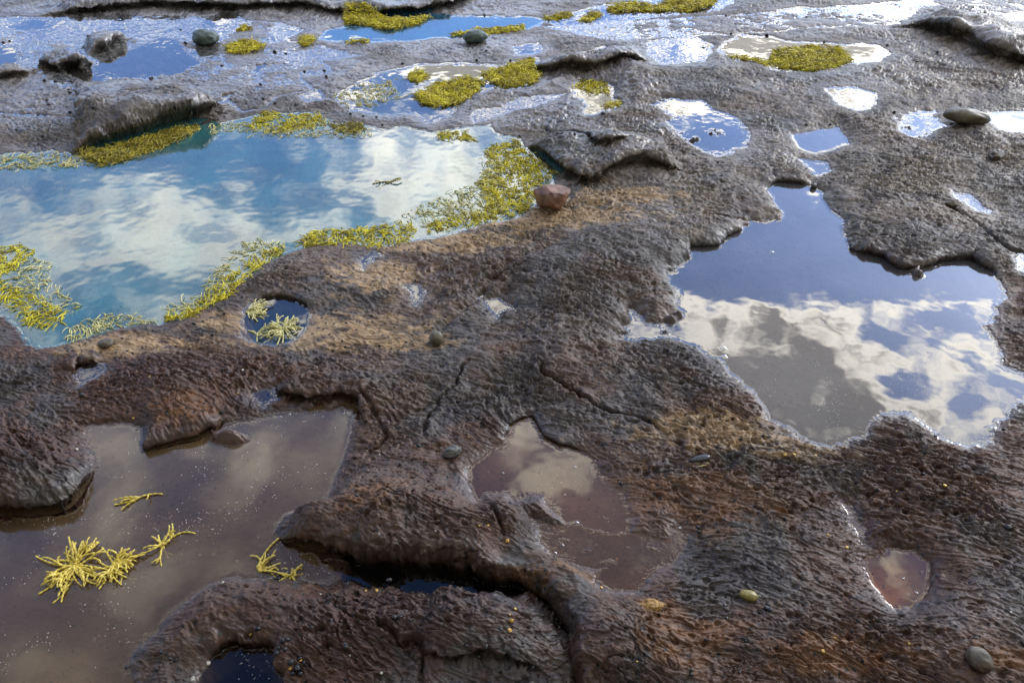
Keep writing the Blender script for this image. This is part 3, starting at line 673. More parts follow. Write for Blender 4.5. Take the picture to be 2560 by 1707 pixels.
for lab, pts, dens, mk, thick in MATS:
    if any(q in lab for q in ('near shore in the middle', 'curving down', 'right end beside')): pts = [(a_ + 2, b_ + 6) for a_, b_ in pts]
    P = [g(*p) for p in pts]
    xs = [p[0] for p in P]; ys = [p[1] for p in P]
    area = abs(sum(P[i][0] * P[(i + 1) % len(P)][1] - P[(i + 1) % len(P)][0] * P[i][1] for i in range(len(P)))) / 2
    want = min(int(area * 26000 * dens * (1 if thick < .02 else 1.35)) + 30, 3800)
    S = Strands(); cand = []
    tries = 0
    while len(cand) < want and tries < want * 40:
        tries += 1
        x_, y_ = R.uniform(min(xs), max(xs)), R.uniform(min(ys), max(ys))
        if not inpoly(P, x_, y_): continue
        nn = 1.3 * mnoise.noise(Vector((x_ * 16, y_ * 16, 20.1)))
        if nn < ((0.35 - 1.3 * dens) if ('veil' not in lab and 'scraps' not in lab and 'pale' not in lab) else -9): continue
        cand.append((x_, y_))
    hz = ground(np.array([c[0] for c in cand]), np.array([c[1] for c in cand]))[0]
    cen = (sum(xs) / len(xs), sum(ys) / len(ys))
    base_a = R.uniform(0, 6.28)
    for (x_, y_), z_ in zip(cand, hz):
        z0 = max(float(z_), -0.004)
        k = 1.3 * mnoise.noise(Vector((x_ * 9, y_ * 9, 21.1)))
        z = z0 + R.uniform(-0.003, 0.006) + R.random() * thick * (0.4 + 0.7 * k) * .8
        if thick < .02 and z_ < -.004 and R.random() < .4: z = max(float(z_) + .002, -R.uniform(.001, .018))
        an = base_a + 2.5 * 1.3 * mnoise.noise(Vector((x_ * 6, y_ * 6, 22.1))) + R.gauss(0, 0.7)
        nb = R.randint(3, 6)
        S.add(curve((x_, y_, z), an, nb * R.uniform(.0046, .0068), R.uniform(-.004, .010), R.gauss(0, .6), 3), R.uniform(.0020, .0034), nb, 4, 2)
    o = S.build('seaweed_mat', MM[mk], None, (cen[0], cen[1], 0)); o.location = (cen[0], cen[1], 0)
    tag(o, lab, 'seaweed', 'beaded seaweed along the pools')

def clump(label, px, py, fronds, mat, z=0.004, group=None):
    """fronds: list of (angle deg in the ground plane, length m, bend, forks)"""
    x_, y_ = g(px, py)
    root = link('seaweed_clump', None); root.location = (x_, y_, z - .005)
    tag(root, label, 'seaweed', group)
    for an, ln, bend, forks in fronds:
        S = Strands(); a = math.radians(an)
        off = Vector((R.uniform(-.004, .004), R.uniform(-.004, .004), R.uniform(0, .006)))
        c = curve(off, a, ln * R.uniform(.75, 1.15), R.uniform(-.006, .010), bend + R.gauss(0, .5), 7)
        S.add(c, 0.0029, max(4, int(ln / .0095)), 8, 4)
        subs = []
        for f in range(forks):
            B = Strands(); subs.append(B)
            k = R.randint(1, 4); q = c[k]
            d = (c[k + 1] - c[k]); a2 = math.atan2(d.y, d.x) + R.choice((-1, 1)) * R.uniform(.3, .6)
            l2 = ln * (1 - k / 7) * R.uniform(.6, .9)
            B.add(curve(q, a2, l2, R.uniform(0, .012), R.gauss(0, .9), 5), 0.0025, max(3, int(l2 / .0092)), 8, 4)
        fo = S.build('frond', mat, root)
        for B in subs: B.build('side_branch', mat, fo)
    return root
GRP = 'loose beaded seaweed clumps in the brown pool'
fr = [(an + R.uniform(-7, 7), R.uniform(.055, .085), R.gauss(0, .7), R.choice((1, 2, 3))) for an in list(range(140, 330, 9)) + [345, 5, 25, 42, 58, 75, 88, 100, 115, 128]]
clump('large star shaped yellow seaweed clump in the brown pool at lower left', 172, 1300, fr, M_FROND, group=GRP)
fr = [(an + R.uniform(-7, 7), R.uniform(.045, .068), R.gauss(0, .7), R.choice((1, 2, 3))) for an in (-82, -75, -66, -58, -50, -42, -35, -21, -7, 6, 18, 31, 45, 60, -28, -14, 0, 12, 24, 38, 52, 66, 95, 130, 200, 235, 262)]
clump('bushy yellow seaweed clump touching the right side of the star shaped one', 262, 1298, fr, M_FROND, group=GRP)
fr = [(an, l_, b_, f_) for an, l_, b_, f_ in ((82, .075, -1.5, 1), (100, .045, .8, 1), (150, .035, .3, 1), (20, .045, .9, 1), (45, .05, 1.2, 1), (-95, .06, .3, 2), (-110, .05, -.4, 1), (-70, .045, .5, 1), (185, .03, 0, 0))]
clump('curled yellow seaweed clump above and right of the bushy pair', 374, 1252, fr, M_FROND, group=GRP)
fr = [(92, .095, -.5, 0), (60, .055, -.2, 1), (48, .062, .1, 1), (28, .06, -.3, 1), (12, .055, -.2, 1), (2, .06, .1, 1), (40, .04, .2, 1)]
clump('fan of yellow seaweed with one tall upright frond near the dark crevice', 593, 1308, fr, M_FROND, group=GRP)
fr = [(60, .032, 0, 1), (35, .032, .2, 1), (160, .025, .1, 0), (215, .034, .1, 1), (250, .028, 0, 0), (300, .025, 0, 0), (100, .02, 0, 0), (0, .022, 0, 0)]
clump('smallest yellow seaweed sprig beside the rim of the foreground boulder', 668, 1322, fr, M_FROND, group=GRP)
fr = [(38, .055, -.6, 1), (200, .045, .2, 1), (215, .05, -.2, 1), (180, .05, .1, 0), (235, .03, .2, 0)]
clump('thin stretched yellow seaweed sprig, uppermost one in the brown pool', 316, 1146, fr, M_FROND, group=GRP)
fr = [(170, .06, .3, 1), (10, .05, -.3, 1), (30, .04, .5, 0), (-20, .05, 0, 0), (200, .05, .1, 0)]
clump('dark seaweed sprig floating alone on the cloudy blue pool', 895, 420, fr, M_WEEDD)
fr = [(an + R.uniform(-8, 8), R.uniform(.05, .075), R.gauss(0, .5), 2) for an in (-50, -40, -30, -22, -14, -8, -2, 4, 10, 15, 22, 28, 38, 45, 65, -60)]
clump('pale seaweed tuft at the left rim of the round rock pool', 568, 716, fr, M_WEEDP)
fr = [(an + R.uniform(-8, 8), R.uniform(.04, .068), R.gauss(0, .5), 2) for an in range(0, 360, 13)]
clump('pale bushy seaweed at the near side of the round rock pool', 650, 757, fr, M_WEEDP)
fr = [(an, R.uniform(.03, .045), R.gauss(0, .4), 1) for an in (60, 100, 140, 20, -30, -80)]
clump('small pale seaweed tuft at the bottom left of the round rock pool', 592, 768, fr, M_WEEDP)

# ------------------------------------------------------------------ loose stones
def stone(name, label, cat, px, py, sx_, sy_, sz_, mat, rough=.12, seed=1, rot=0, facets=0, sink=.3, pointed=0):
    bm = bmesh.new(); bmesh.ops.create_icosphere(bm, subdivisions=4 if not facets else 3, radius=1)
    rr = random.Random(seed)
    planes = [(Vector((rr.gauss(0, 1), rr.gauss(0, 1), rr.gauss(0, .8))).normalized(), rr.uniform(.50, .74)) for _ in range(facets)]
    for v in bm.verts:
        n = v.co.normalized()
        r = 1 + rough * 1.3 * mnoise.noise(Vector((n.x * 1.7 + seed, n.y * 1.7, n.z * 1.7))) + rough * .4 * 1.3 * mnoise.noise(Vector((n.x * 5, n.y * 5 - seed, n.z * 5)))
        for pn, pd in planes:
            q = n.dot(pn)
            if q * r > pd: r = pd / q
        if pointed: r *= 1 + pointed * max(0, n.x) ** 3
        v.co = Vector((n.x * r * sx_, n.y * r * sy_, n.z * r * sz_))
    me = bpy.data.meshes.new(name); bm.to_mesh(me); bm.free()
    if not facets: me.polygons.foreach_set('use_smooth', [True] * len(me.polygons))
    me.materials.append(mat)
    x_, y_, z_ = gh(px, py)
    o = link(name, me); o.location = (x_, y_, z_ + sz_ * (1 - sink)); o.rotation_euler = (0, rr.uniform(-.1, .1), math.radians(rot))
    tag(o, label, cat)
    return o
m_red = simple_mat('red_stone', (0.11, 0.052, 0.034), (0.30, 0.17, 0.11), 30, .55, .002)
m_olive = simple_mat('olive_stone', (0.06, 0.055, 0.03), (0.14, 0.12, 0.07), 60, .35, .0005)
m_tealst = simple_mat('teal_stone', (0.05, 0.08, 0.07), (0.11, 0.15, 0.13), 40, .4, .001)
m_tan = simple_mat('tan_stone', (0.06, 0.05, 0.032), (0.13, 0.105, 0.07), 50, .45, .001)
m_grey = simple_mat('grey_stone', (0.06, 0.06, 0.055), (0.13, 0.13, 0.12), 60, .35, .001)
m_yel = simple_mat('yellow_stone', (0.12, 0.10, 0.022), (0.24, 0.20, 0.045), 80, .3, .0005)
m_gold = simple_mat('gold_crust', (0.16, 0.08, 0.02), (0.40, 0.24, 0.06), 200, .6, .002)
m_pale = simple_mat('pale_stone', (0.25, 0.30, 0.26), (0.45, 0.48, 0.42), 60, .5, .001)
stone('stone', 'angular red brown stone on the rock at the right end of the blue pool', 'stone', 1266, 482, .088, .064, .066, m_red, .30, 8, 10, 16, .30)
stone('pebble', 'smooth olive grey egg shaped pebble in the tan hollow at picture centre', 'pebble', 1004, 792, .020, .021, .020, m_olive, .06, 5, 20, 0, .1)
stone('stone', 'long smooth brown green stone on the wet rock at upper right', 'stone', 2212, 290, .092, .04, .028, m_olive, .08, 6, -10, 0, .1)
stone('stone', 'teal grey stone at the near shore of the deep blue top pool', 'stone', 1092, 100, .058, .04, .030, m_tealst, .12, 8, 0, 0, .2)
stone('stone', 'dark teal stone on the wet rock at upper left', 'stone', 475, 100, .062, .05, .035, m_tealst, .16, 9, 0, 0, .2)
stone('pebble', 'yellow green oval pebble low on the brown rock at lower right', 'pebble', 1711, 1391, .019, .012, .008, m_yel, .06, 10, -15, 0, .2)
stone('pebble', 'rounded grey tan pebble by the bottom edge at lower right', 'pebble', 2222, 1545, .021, .025, .016, m_tan, .12, 11, 30, 0, .25)
stone('pebble', 'grey pointed pebble left of the middle brown puddle', 'pebble', 1040, 1052, .024, .014, .014, m_grey, .2, 12, 25, 0, .25)
stone('crust', 'golden crusty shell lump on the brown rock at bottom centre', 'shell', 1488, 1420, .022, .013, .008, m_gold, .4, 13, 0, 0, .45)
stone('pebble', 'round translucent grey pebble on the tan rock below the blue pool', 'pebble', 247, 797, .022, .018, .010, m_tan, .08, 14, 0, 0, .35)
stone('stone', 'small tan and grey stone on the rock right of the long brown green stone', 'stone', 2285, 368, .028, .034, .018, m_tan, .3, 15, -40, 5, .45)
stone('stone', 'tan stone set in the crack above the right hand pool', 'stone', 2185, 482, .028, .020, .014, m_tan, .3, 16, -20, 5, .45)
stone('pebble', 'dark wet pebble at the foot of the tapering shore above the right hand pool', 'pebble', 1868, 432, .011, .011, .012, m_grey, .2, 17, 0, 0, .1)
for i, (px, py, s_, wh) in enumerate([(208,686,.017,'near the left end of the blue pool'),(495,690,.030,'close under the near shore strip of the blue pool'),(380,462,.018,'in the far middle of the blue pool'),(445,712,.022,'among weed at the near shore of the blue pool')]):
    o = stone('pebble', 'pale sunken pebble ' + wh, 'pebble', px, py, s_, s_ * .8, .008, m_pale, .1, 30 + i); o.location.z = min(o.location.z, -.008)

# open mussel shell
def shell():
    x_, y_, z_ = gh(1606, 1072)
    root = link('mussel_shell', None); root.location = (x_, y_, z_ + .004); root.rotation_euler = (0, 0, math.radians(18))
    tag(root, 'dark mussel shell with yellow green lower valve in a rock hollow right of centre', 'shell')
    for nm, mt, z, fl in (('lower_valve', M_WEEDP, 0, -1), ('upper_valve', M_SNAIL, .006, 1)):
        bm = bmesh.new(); bmesh.ops.create_uvsphere(bm, u_segments=20, v_segments=12, radius=1)
        for v in bm.verts:
            t = (v.co.x + 1) / 2
            v.co = Vector((v.co.x * .030, v.co.y * .010 * (0.45 + .75 * math.sqrt(max(t, 0))) + (.006 if fl > 0 else -.002), z + (v.co.z * fl if v.co.z * fl > 0 else v.co.z * .15) * .006 * fl))
        me = bpy.data.meshes.new(nm); bm.to_mesh(me); bm.free()
        me.polygons.foreach_set('use_smooth', [True] * len(me.polygons)); me.materials.append(mt)
        link(nm, me, root)
shell()

# ------------------------------------------------------------------ snails
def snail_mesh(name, mat, tall=0.9):
    """body whorls wound round a tilted axis, apex up, with an aperture lip"""
    V = []; F = []; turns = 3.0; st = 40; sd = 7
    for i in range(st + 1):
        t = i / st; th = t * turns * 2 * math.pi; s = 0.10 + 0.90 * t ** 1.5
        c = Vector((math.cos(th) * .42 * s, math.sin(th) * .42 * s, (1 - s) * tall * 1.1 + .55 * s * .6)); rr = .47 * s
        rad = Vector((math.cos(th), math.sin(th), 0))
        for j in range(sd):
            a = j * 2 * math.pi / sd
            V.append(c + rad * (math.cos(a) * rr) + Vector((0, 0, 1)) * (math.sin(a) * rr))
    for i in range(st):
        for j in range(sd):
            a = i * sd + j; b = i * sd + (j + 1) % sd
            F.append((a, a + sd, b + sd, b))
    return mesh_np(name, np.array([tuple(v) for v in V]) * .5, np.array(F), mat)
SM = {'k': snail_mesh('snail', M_SNAIL, .9), 'y': snail_mesh('snail', M_SNAILY, .5), 'w': snail_mesh('snail', M_SNAILW, .7)}
# hand-placed: px, py, diameter mm, kind
SN = [(523,856,9,'k'),(488,768,10,'k'),(445,742,8,'k'),(567,683,7,'k'),(516,720,9,'k'),(155,808,9,'k'),(316,990,11,'k'),(192,915,12,'k'),(258,912,9,'k'),(358,925,9,'k'),(338,950,6,'k'),(508,944,10,'k'),(513,890,8,'k'),(510,830,9,'k'),(558,850,7,'w'),(385,955,7,'k'),(425,1005,8,'k'),(176,1032,7,'w'),
 (281,1084,9,'k'),(359,1151,9,'k'),(540,1196,11,'k'),(514,1210,10,'k'),(476,1305,11,'k'),(562,1293,11,'k'),(574,1290,11,'k'),(588,1291,10,'k'),(560,1266,8,'k'),(20,1269,11,'k'),(498,1140,7,'k'),(485,1072,9,'w'),(482,1255,9,'w'),(450,1257,7,'w'),(540,1276,8,'w'),(207,1450,10,'w'),(382,1386,8,'k'),(335,1455,7,'w'),(430,1360,7,'k'),(512,1340,7,'w'),(340,1108,6,'w'),(522,1105,6,'w'),(252,1160,6,'y'),
 (593,1445,12,'k'),(650,1470,10,'k'),(660,1468,10,'k'),(636,1500,11,'k'),(668,1520,13,'k'),(680,1530,14,'k'),(672,1545,13,'k'),(690,1515,11,'k'),(700,1520,11,'k'),(690,1548,12,'k'),(640,1487,9,'k'),(655,1490,9,'k'),(545,1478,9,'k'),(578,1458,7,'y'),(664,1528,9,'y'),(690,1516,6,'y'),(478,1523,9,'w'),(445,1558,11,'w'),(390,1512,9,'k'),(405,1515,8,'k'),(360,1535,8,'k'),(293,1532,9,'k'),(370,1497,8,'k'),
 (640,1330,10,'k'),(632,1330,9,'k'),(607,1330,7,'k'),(1172,1158,10,'k'),(962,1024,10,'k'),(815,1050,8,'k'),(820,1140,9,'k'),(1033,1048,7,'k'),(918,1065,7,'k'),(1427,1110,10,'k'),(1290,1245,7,'w'),(1370,1250,7,'w'),(1360,1070,10,'k'),(1113,1130,9,'k'),(1320,1128,7,'k'),(1155,1042,8,'k'),(1416,1283,8,'y'),(1381,1350,7,'y'),(1166,1242,10,'y'),(1121,1208,6,'y'),(1100,1208,6,'y'),(1001,1217,6,'w'),(1062,1360,7,'y'),(1175,1425,8,'y'),(1170,1448,9,'y'),(1150,1445,8,'k'),(1183,1398,6,'y'),(865,1357,8,'y'),(840,1357,7,'y'),(938,1345,6,'y'),(1115,1481,10,'k'),(905,1417,10,'k'),(920,1419,9,'k'),(1010,1395,8,'k'),(795,1485,9,'k'),(792,1478,9,'k'),(850,1437,6,'k'),(1070,1475,7,'k'),(1098,1490,8,'k'),(1225,1525,8,'k'),
 (2316,1210,14,'k'),(2120,1090,11,'k'),(2140,985,10,'k'),(2147,1002,10,'k'),(1860,1010,10,'k'),(2305,987,9,'k'),(1602,1210,9,'k'),(1605,1222,8,'k'),(1562,1214,7,'w'),(1650,1218,7,'k'),(1760,1396,10,'k'),(1768,1400,10,'k'),(1755,1405,9,'k'),(1765,1388,9,'k'),(1664,1390,8,'k'),(1668,1420,8,'k'),(1622,1468,8,'k'),(1713,1470,9,'k'),(1588,1548,8,'k'),(1588,1538,8,'k'),(2100,1341,9,'k'),(2090,1360,8,'w'),(2075,1330,8,'w'),(2117,1315,7,'w'),(2035,1340,7,'k'),(1803,1044,9,'y'),(1823,1044,8,'y'),(1873,1047,8,'y'),(1944,1257,8,'y'),(2168,1117,9,'y'),(2065,1120,8,'y'),(1890,1494,8,'y'),(1902,1228,6,'y'),
 (1385,262,12,'k'),(1320,312,9,'k'),(1193,313,9,'k'),(805,263,10,'k'),(834,268,8,'k'),(865,270,8,'k'),(878,288,8,'k'),(925,148,10,'k'),(1117,118,8,'k'),(1095,138,8,'k'),(1173,140,8,'k'),(1112,35,8,'k'),(1020,38,8,'k'),(1667,38,10,'k'),(1762,82,11,'k'),(1615,113,10,'k'),(1680,78,9,'k'),(1892,95,9,'k'),(2037,105,9,'k'),(2055,260,11,'k'),(1908,286,10,'k'),(1852,286,9,'k'),(1650,374,10,'k'),(1996,362,9,'k'),(2105,145,8,'k'),(1705,445,9,'k'),(2165,88,8,'k'),
 (87,262,10,'k'),(112,242,9,'k'),(108,232,8,'k'),(160,260,11,'k'),(212,244,9,'k'),(160,215,9,'k'),(158,207,7,'k'),(102,187,10,'k'),(128,188,9,'k'),(163,187,10,'k'),(262,145,10,'k'),(266,148,9,'k'),(343,148,11,'k'),(350,180,9,'k'),(345,182,8,'k'),(336,112,9,'k'),(345,110,9,'k'),(425,100,10,'k'),(415,70,8,'k'),(448,54,8,'k'),(282,45,9,'k'),(250,45,9,'k'),(510,153,10,'k'),(632,122,11,'k'),(656,125,9,'k'),(745,164,9,'k'),(700,165,8,'k'),(750,177,9,'k'),(598,194,8,'k'),(606,228,9,'k'),(633,238,9,'k'),(680,243,9,'k'),(550,315,0,'k'),(37,298,9,'k'),(96,308,8,'k'),(395,175,8,'k'),(237,170,8,'k'),(8,98,8,'k'),(22,96,8,'k')]
def free(px, py):
    for a, b, *_ in SN:
        if abs(a - px) < 7 and abs(b - py) < 7: return False
    return True
need = 285 - len(SN)
cnt = 0; guard = 0
zones = [(120,800,800,960,.22),(560,620,1100,860,.12),(640,1330,1280,1568,.22),(1300,1380,2340,1560,.22),(1500,1020,2330,1250,.12),(820,1000,1250,1250,.10)]
hidden = []
while cnt < max(need, 0) and guard < 20000:
    guard += 1
    z = R.choices(zones, [q[4] for q in zones])[0]
    px, py = R.uniform(z[0], z[2]), R.uniform(z[1], z[3])
    if not free(px, py): continue
    x_, y_ = g(px, py)
    r = ground(np.array([x_]), np.array([y_]))
    if r[4][0] > -0.01: continue
    SN.append((px, py, R.uniform(3.5, 6.5), R.choices('kkkyw', [3, 3, 3, 1, 1])[0])); cnt += 1
SN = [s for s in SN if s[2] > 0]
gx = np.array([g(s[0], s[1])[0] for s in SN]); gy = np.array([g(s[0], s[1])[1] for s in SN])
rg = ground(gx, gy)
# lift the traced spot to the real height of the rock so that the snail stays where it sat
hz = rg[0].copy()
for it in range(3):
    zz = np.maximum(hz, -0.02)
    gx = np.array([g(s[0], s[1], z)[0] for s, z in zip(SN, zz)]); gy = np.array([g(s[0], s[1], z)[1] for s, z in zip(SN, zz)])
    rg = ground(gx, gy); hz = rg[0]
KW = {'k': 'black', 'y': 'yellow', 'w': 'pale'}
LAND = [(635,735,'round weed pool'),(1250,1060,'middle brown puddle'),(1400,1290,'bumpy shallow puddle'),(2055,1325,'round orange puddle'),(560,1530,'small bottom edge pool'),(1004,780,'olive egg shaped pebble'),(1266,470,'red brown stone'),(1145,705,'arrow shaped puddle'),(208,860,'small far left puddle'),(172,1300,'star shaped seaweed clump'),(600,1290,'upright seaweed fan'),(1711,1391,'yellow green pebble'),(1488,1420,'golden crusty lump'),(1606,1068,'mussel shell'),(2222,1545,'bottom edge tan pebble'),(2212,280,'long brown green stone'),(1092,92,'teal grey stone'),(475,92,'dark teal stone'),(566,110,'golden top left tuft'),(310,300,'long dark overhang'),(1850,135,'golden upper right mat'),(1025,215,'diagonal olive seaweed mat'),(1360,220,'small white pool'),(1880,325,'small square puddle'),(1420,400,'jagged central ledge'),(535,1010,'brown pool islet'),(450,960,'orange rock patch'),(1030,900,'thin upright crack'),(1380,940,'long slanting crack'),(1190,1320,'black crevice'),(1240,1460,'foreground boulder right end'),(930,1480,'foreground boulder crack'),(740,1380,'rusty foreground boulder patch'),(2030,960,'right pool rock tongue'),(1912,1060,'dark rock knob'),(1640,300,'rocky cloud puddle'),(100,1080,'dark left edge block'),(150,155,'upper left dark hollows'),(2246,130,'upper right dark crack')]
def where(px, py, on):
    b = min(LAND, key=lambda q: (q[0] - px) ** 2 + ((q[1] - py) * 1.3) ** 2)
    dx, dy = b[0] - px, b[1] - py
    dd = math.hypot(dx, dy)
    if abs(dx) > 1.8 * abs(dy): rel = 'left of' if dx > 0 else 'right of'
    elif abs(dy) > 1.8 * abs(dx): rel = 'above' if dy > 0 else 'below'
    else: rel = ('above' if dy > 0 else 'below') + ' ' + ('left of' if dx > 0 else 'right of')
    return ('beside' if dd < 30 else rel) + ' the ' + b[2]
labs = {}
for i, (s, x_, y_, z_) in enumerate(zip(SN, gx, gy, hz)):
    px, py, dmm, k = s
    o = link('snail', SM[k])
    sc = dmm / 1000 * (1.4 + 0.9 * min(max((420 - py) / 200, 0), 1))
    under = rg[4][i] > 0 and z_ < -.004
    o.location = (x_, y_, float(z_) - sc * .08); o.scale = (sc, sc, sc)
    o.rotation_euler = (R.uniform(-.5, .5), R.uniform(-.5, .5), R.uniform(0, 6.28))
    size = 'large' if dmm >= 10 else ('small' if dmm >= 7 else 'tiny')
    labs.setdefault(size + ' ' + KW[k] + ' snail ' + ('underwater ' if under else '') + where(px, py, 0), []).append((o, px, py))
ORD = ['first', 'second', 'third', 'fourth', 'fifth', 'sixth', 'seventh', 'eighth', 'ninth', 'tenth', 'eleventh', 'twelfth']
for lb, lst in labs.items():
    lst.sort(key=lambda q: q[1])
    for j, (o, px, py) in enumerate(lst):
        t = lb if len(lst) == 1 else ORD[min(j, 11)] + ' from left, ' + lb
        tag(o, t, 'snail', 'snails scattered over the rocks')

# ------------------------------------------------------------------ bubbles on the pools
def bubble_mesh():
    bm = bmesh.new(); bmesh.ops.create_uvsphere(bm, u_segments=18, v_segments=12, radius=1)
    bmesh.ops.delete(bm, geom=[v for v in bm.verts if v.co.z < -.05], context='VERTS')
    # water drawn up in a ring round its foot
    for v in bm.verts:
        if v.co.z < .25: v.co.x *= 1 + .35 * (.25 - v.co.z); v.co.y *= 1 + .35 * (.25 - v.co.z)
        v.co.z *= .75
    me = bpy.data.meshes.new('bubble'); bm.to_mesh(me); bm.free()
    me.polygons.foreach_set('use_smooth', [True] * len(me.polygons)); me.materials.append(M_BUB); return me
M_BUB = water_material('bubble_film', (0.93, 0.95, 0.95, 1), 0.10, 0.9, 0.0)
BM_ = bubble_mesh()
BUB = [(1773,580,13,'alone in the upper part of the right hand pool'),(1662,800,17,'upper of the touching pair in the right hand pool'),(1664,820,17,'lower of the touching pair in the right hand pool'),(722,952,7,'left of the corner of the brown pool'),(742,957,10,'second from the corner of the brown pool'),(790,950,13,'in the upper right corner of the brown pool'),(645,958,11,'above right of the islet'),(665,952,10,'near the far shore of the brown pool'),(700,968,7,'between the islet and the corner of the brown pool'),(485,1010,7,'by the left tip of the islet'),(590,1018,6,'by the right tip of the islet'),(1325,1200,9,'at the rock tongue in the middle brown puddle'),(1320,1072,6,'in the right part of the middle brown puddle'),(1155,1086,6,'in the left part of the middle brown puddle'),(1275,1270,8,'at the lower left of the bumpy shallow puddle'),(1292,1252,7,'in the middle of the bumpy shallow puddle'),(895,1330,13,'at the tip of the dark blue channel'),(2105,1362,8,'at the near side of the round orange puddle'),(2074,1328,6,'in the middle of the round orange brown puddle'),(1519,758,8,'left in the narrow neck of the right hand pool'),(1536,768,8,'right in the narrow neck of the right hand pool'),(1505,775,7,'in the left bay of the right hand pool'),(2118,640,8,'beside the islet of the right hand pool'),(1890,740,6,'in the cloud reflection of the right hand pool')]
for px, py, dmm, wh in BUB:
    x_, y_ = g(px, py)
    o = link('bubble', BM_); o.location = (x_, y_, 0.0); o.scale = [dmm / 2000] * 3
    tag(o, 'clear air bubble ' + wh, 'bubble', 'air bubbles on the pools')

# ------------------------------------------------------------------ floating specks and sunken grit (uncountable)
def specks(px0, py0, px1, py1, n, pools, label, smin=.0004, smax=.0010, dens=None):
    V = []; F = []; k = 0
    P = np.array([[R.uniform(px0, px1), R.uniform(py0, py1)] for _ in range(n * 5)])
    W = np.array([g(*p) for p in P]); r = ground(W[:, 0], W[:, 1])
    nz = perlin(W[:, 0] * 9, W[:, 1] * 9, 301) + .6 * perlin(W[:, 0] * 25, W[:, 1] * 25, 302)
    for i in range(len(P)):
        if k >= n: break
        if r[3][i] < 0 or PN[r[3][i]] not in pools or r[4][i] < .008 or r[0][i] > -.003: continue
        if nz[i] < R.uniform(-.05, .75): continue
        s = R.uniform(smin, smax); a = R.uniform(0, 6.28); el = R.choice((1, 1, 1, 2.2)); b = len(V)
        ca, sa = math.cos(a), math.sin(a)
        for (u, v, z) in ((-el, -.5, 0), (el, -.4, 0), (el * .8, .5, 0), (-el * .8, .45, 0), (0, 0, .7)):
            V.append((W[i, 0] + (u * ca - v * sa) * s, W[i, 1] + (u * sa + v * ca) * s, .0006 + z * s))
        for q in ((0, 1, 4), (1, 2, 4), (2, 3, 4), (3, 0, 4)): F.append(tuple(b + t for t in q))
        k += 1
    if not V: return
    o = link('floating_specks', mesh_np('floating_specks', np.array(V), np.array(F), M_SPECK, False))
    tag(o, label, 'specks', kind='stuff')
specks(0, 960, 1000, 1568, 1300, 'DE', 'tiny white specks drifting on the brown pool at lower left')
specks(1600, 780, 2350, 1020, 900, 'C', 'tiny white specks drifting on the near half of the right hand pool')
specks(1080, 1030, 1450, 1220, 60, 'F', 'few white specks on the middle brown puddle')

# ------------------------------------------------------------------ sky and light
SUN_AZ = math.radians(50); SUN_EL = math.radians(26)
world = bpy.data.worlds.new('World'); SC.world = world; world.use_nodes = True
nt = world.node_tree; nt.nodes.clear()
wo = N(nt, 'ShaderNodeOutputWorld'); bg = N(nt, 'ShaderNodeBackground'); bg.inputs['Strength'].default_value = 0.12
sky = N(nt, 'ShaderNodeTexSky', sky_type='NISHITA'); sky.sun_disc = False; sky.sun_elevation = SUN_EL; sky.sun_rotation = SUN_AZ
tc = N(nt, 'ShaderNodeTexCoord')
sep = N(nt, 'ShaderNodeSeparateXYZ'); L(nt, tc, 'Generated', sep, 0)
zc = N(nt, 'ShaderNodeMath', operation='MAXIMUM'); L(nt, sep, 'Z', zc, 0); zc.inputs[1].default_value = .08
dx = N(nt, 'ShaderNodeMath', operation='DIVIDE'); L(nt, sep, 'X', dx, 0); L(nt, zc, 0, dx, 1)
dy = N(nt, 'ShaderNodeMath', operation='DIVIDE'); L(nt, sep, 'Y', dy, 0); L(nt, zc, 0, dy, 1)
cmb = N(nt, 'ShaderNodeCombineXYZ'); L(nt, dx, 0, cmb, 0); L(nt, dy, 0, cmb, 1)   # place on a flat cloud deck of height 1
def cl(px, py, rx, ry, amt):
    cx, cy = g(px, py); ax = abs(g(px + rx, py)[0] - cx); ay = abs(g(px, py - ry)[1] - cy)
    return (cx / CAM_H, cy / CAM_H, ax / CAM_H, ay / CAM_H, amt)
# cloud banks (+) and openings (-) of the deck
BANKS = [cl(1800,560,420,110,-.55), cl(1800,880,290,190,.62), cl(2200,880,130,120,.20), cl(2150,690,90,25,.25), cl(1300,1030,260,110,.12), cl(1145,705,70,30,.35), cl(950,670,50,30,.3),
 cl(1000,410,240,110,.26), cl(300,560,420,130,.20), cl(380,350,330,45,-.34), cl(250,650,200,40,-.20), cl(640,420,200,60,-.12), cl(700,560,200,60,.05),
 cl(980,62,300,30,-.6), cl(300,140,300,40,-.3), cl(1080,160,190,25,.6), cl(1360,220,110,50,.5), cl(1800,110,260,45,.6), cl(1600,240,130,30,.35), cl(1650,320,130,30,-.35), cl(1880,330,110,60,-.4),
 cl(1950,220,200,40,.5), cl(2320,275,100,40,.2), cl(860,230,90,20,-.1), cl(2250,40,300,40,.4), cl(2120,640,160,50,-.3),
 cl(700,1010,260,60,.15), cl(250,1010,100,60,.22), cl(600,1520,200,80,-.2), cl(900,1320,250,50,-.4), cl(150,1500,160,80,.12), cl(2080,890,80,30,-.5), cl(2220,930,60,25,-.4), cl(1570,690,60,30,.2)]
acc = None
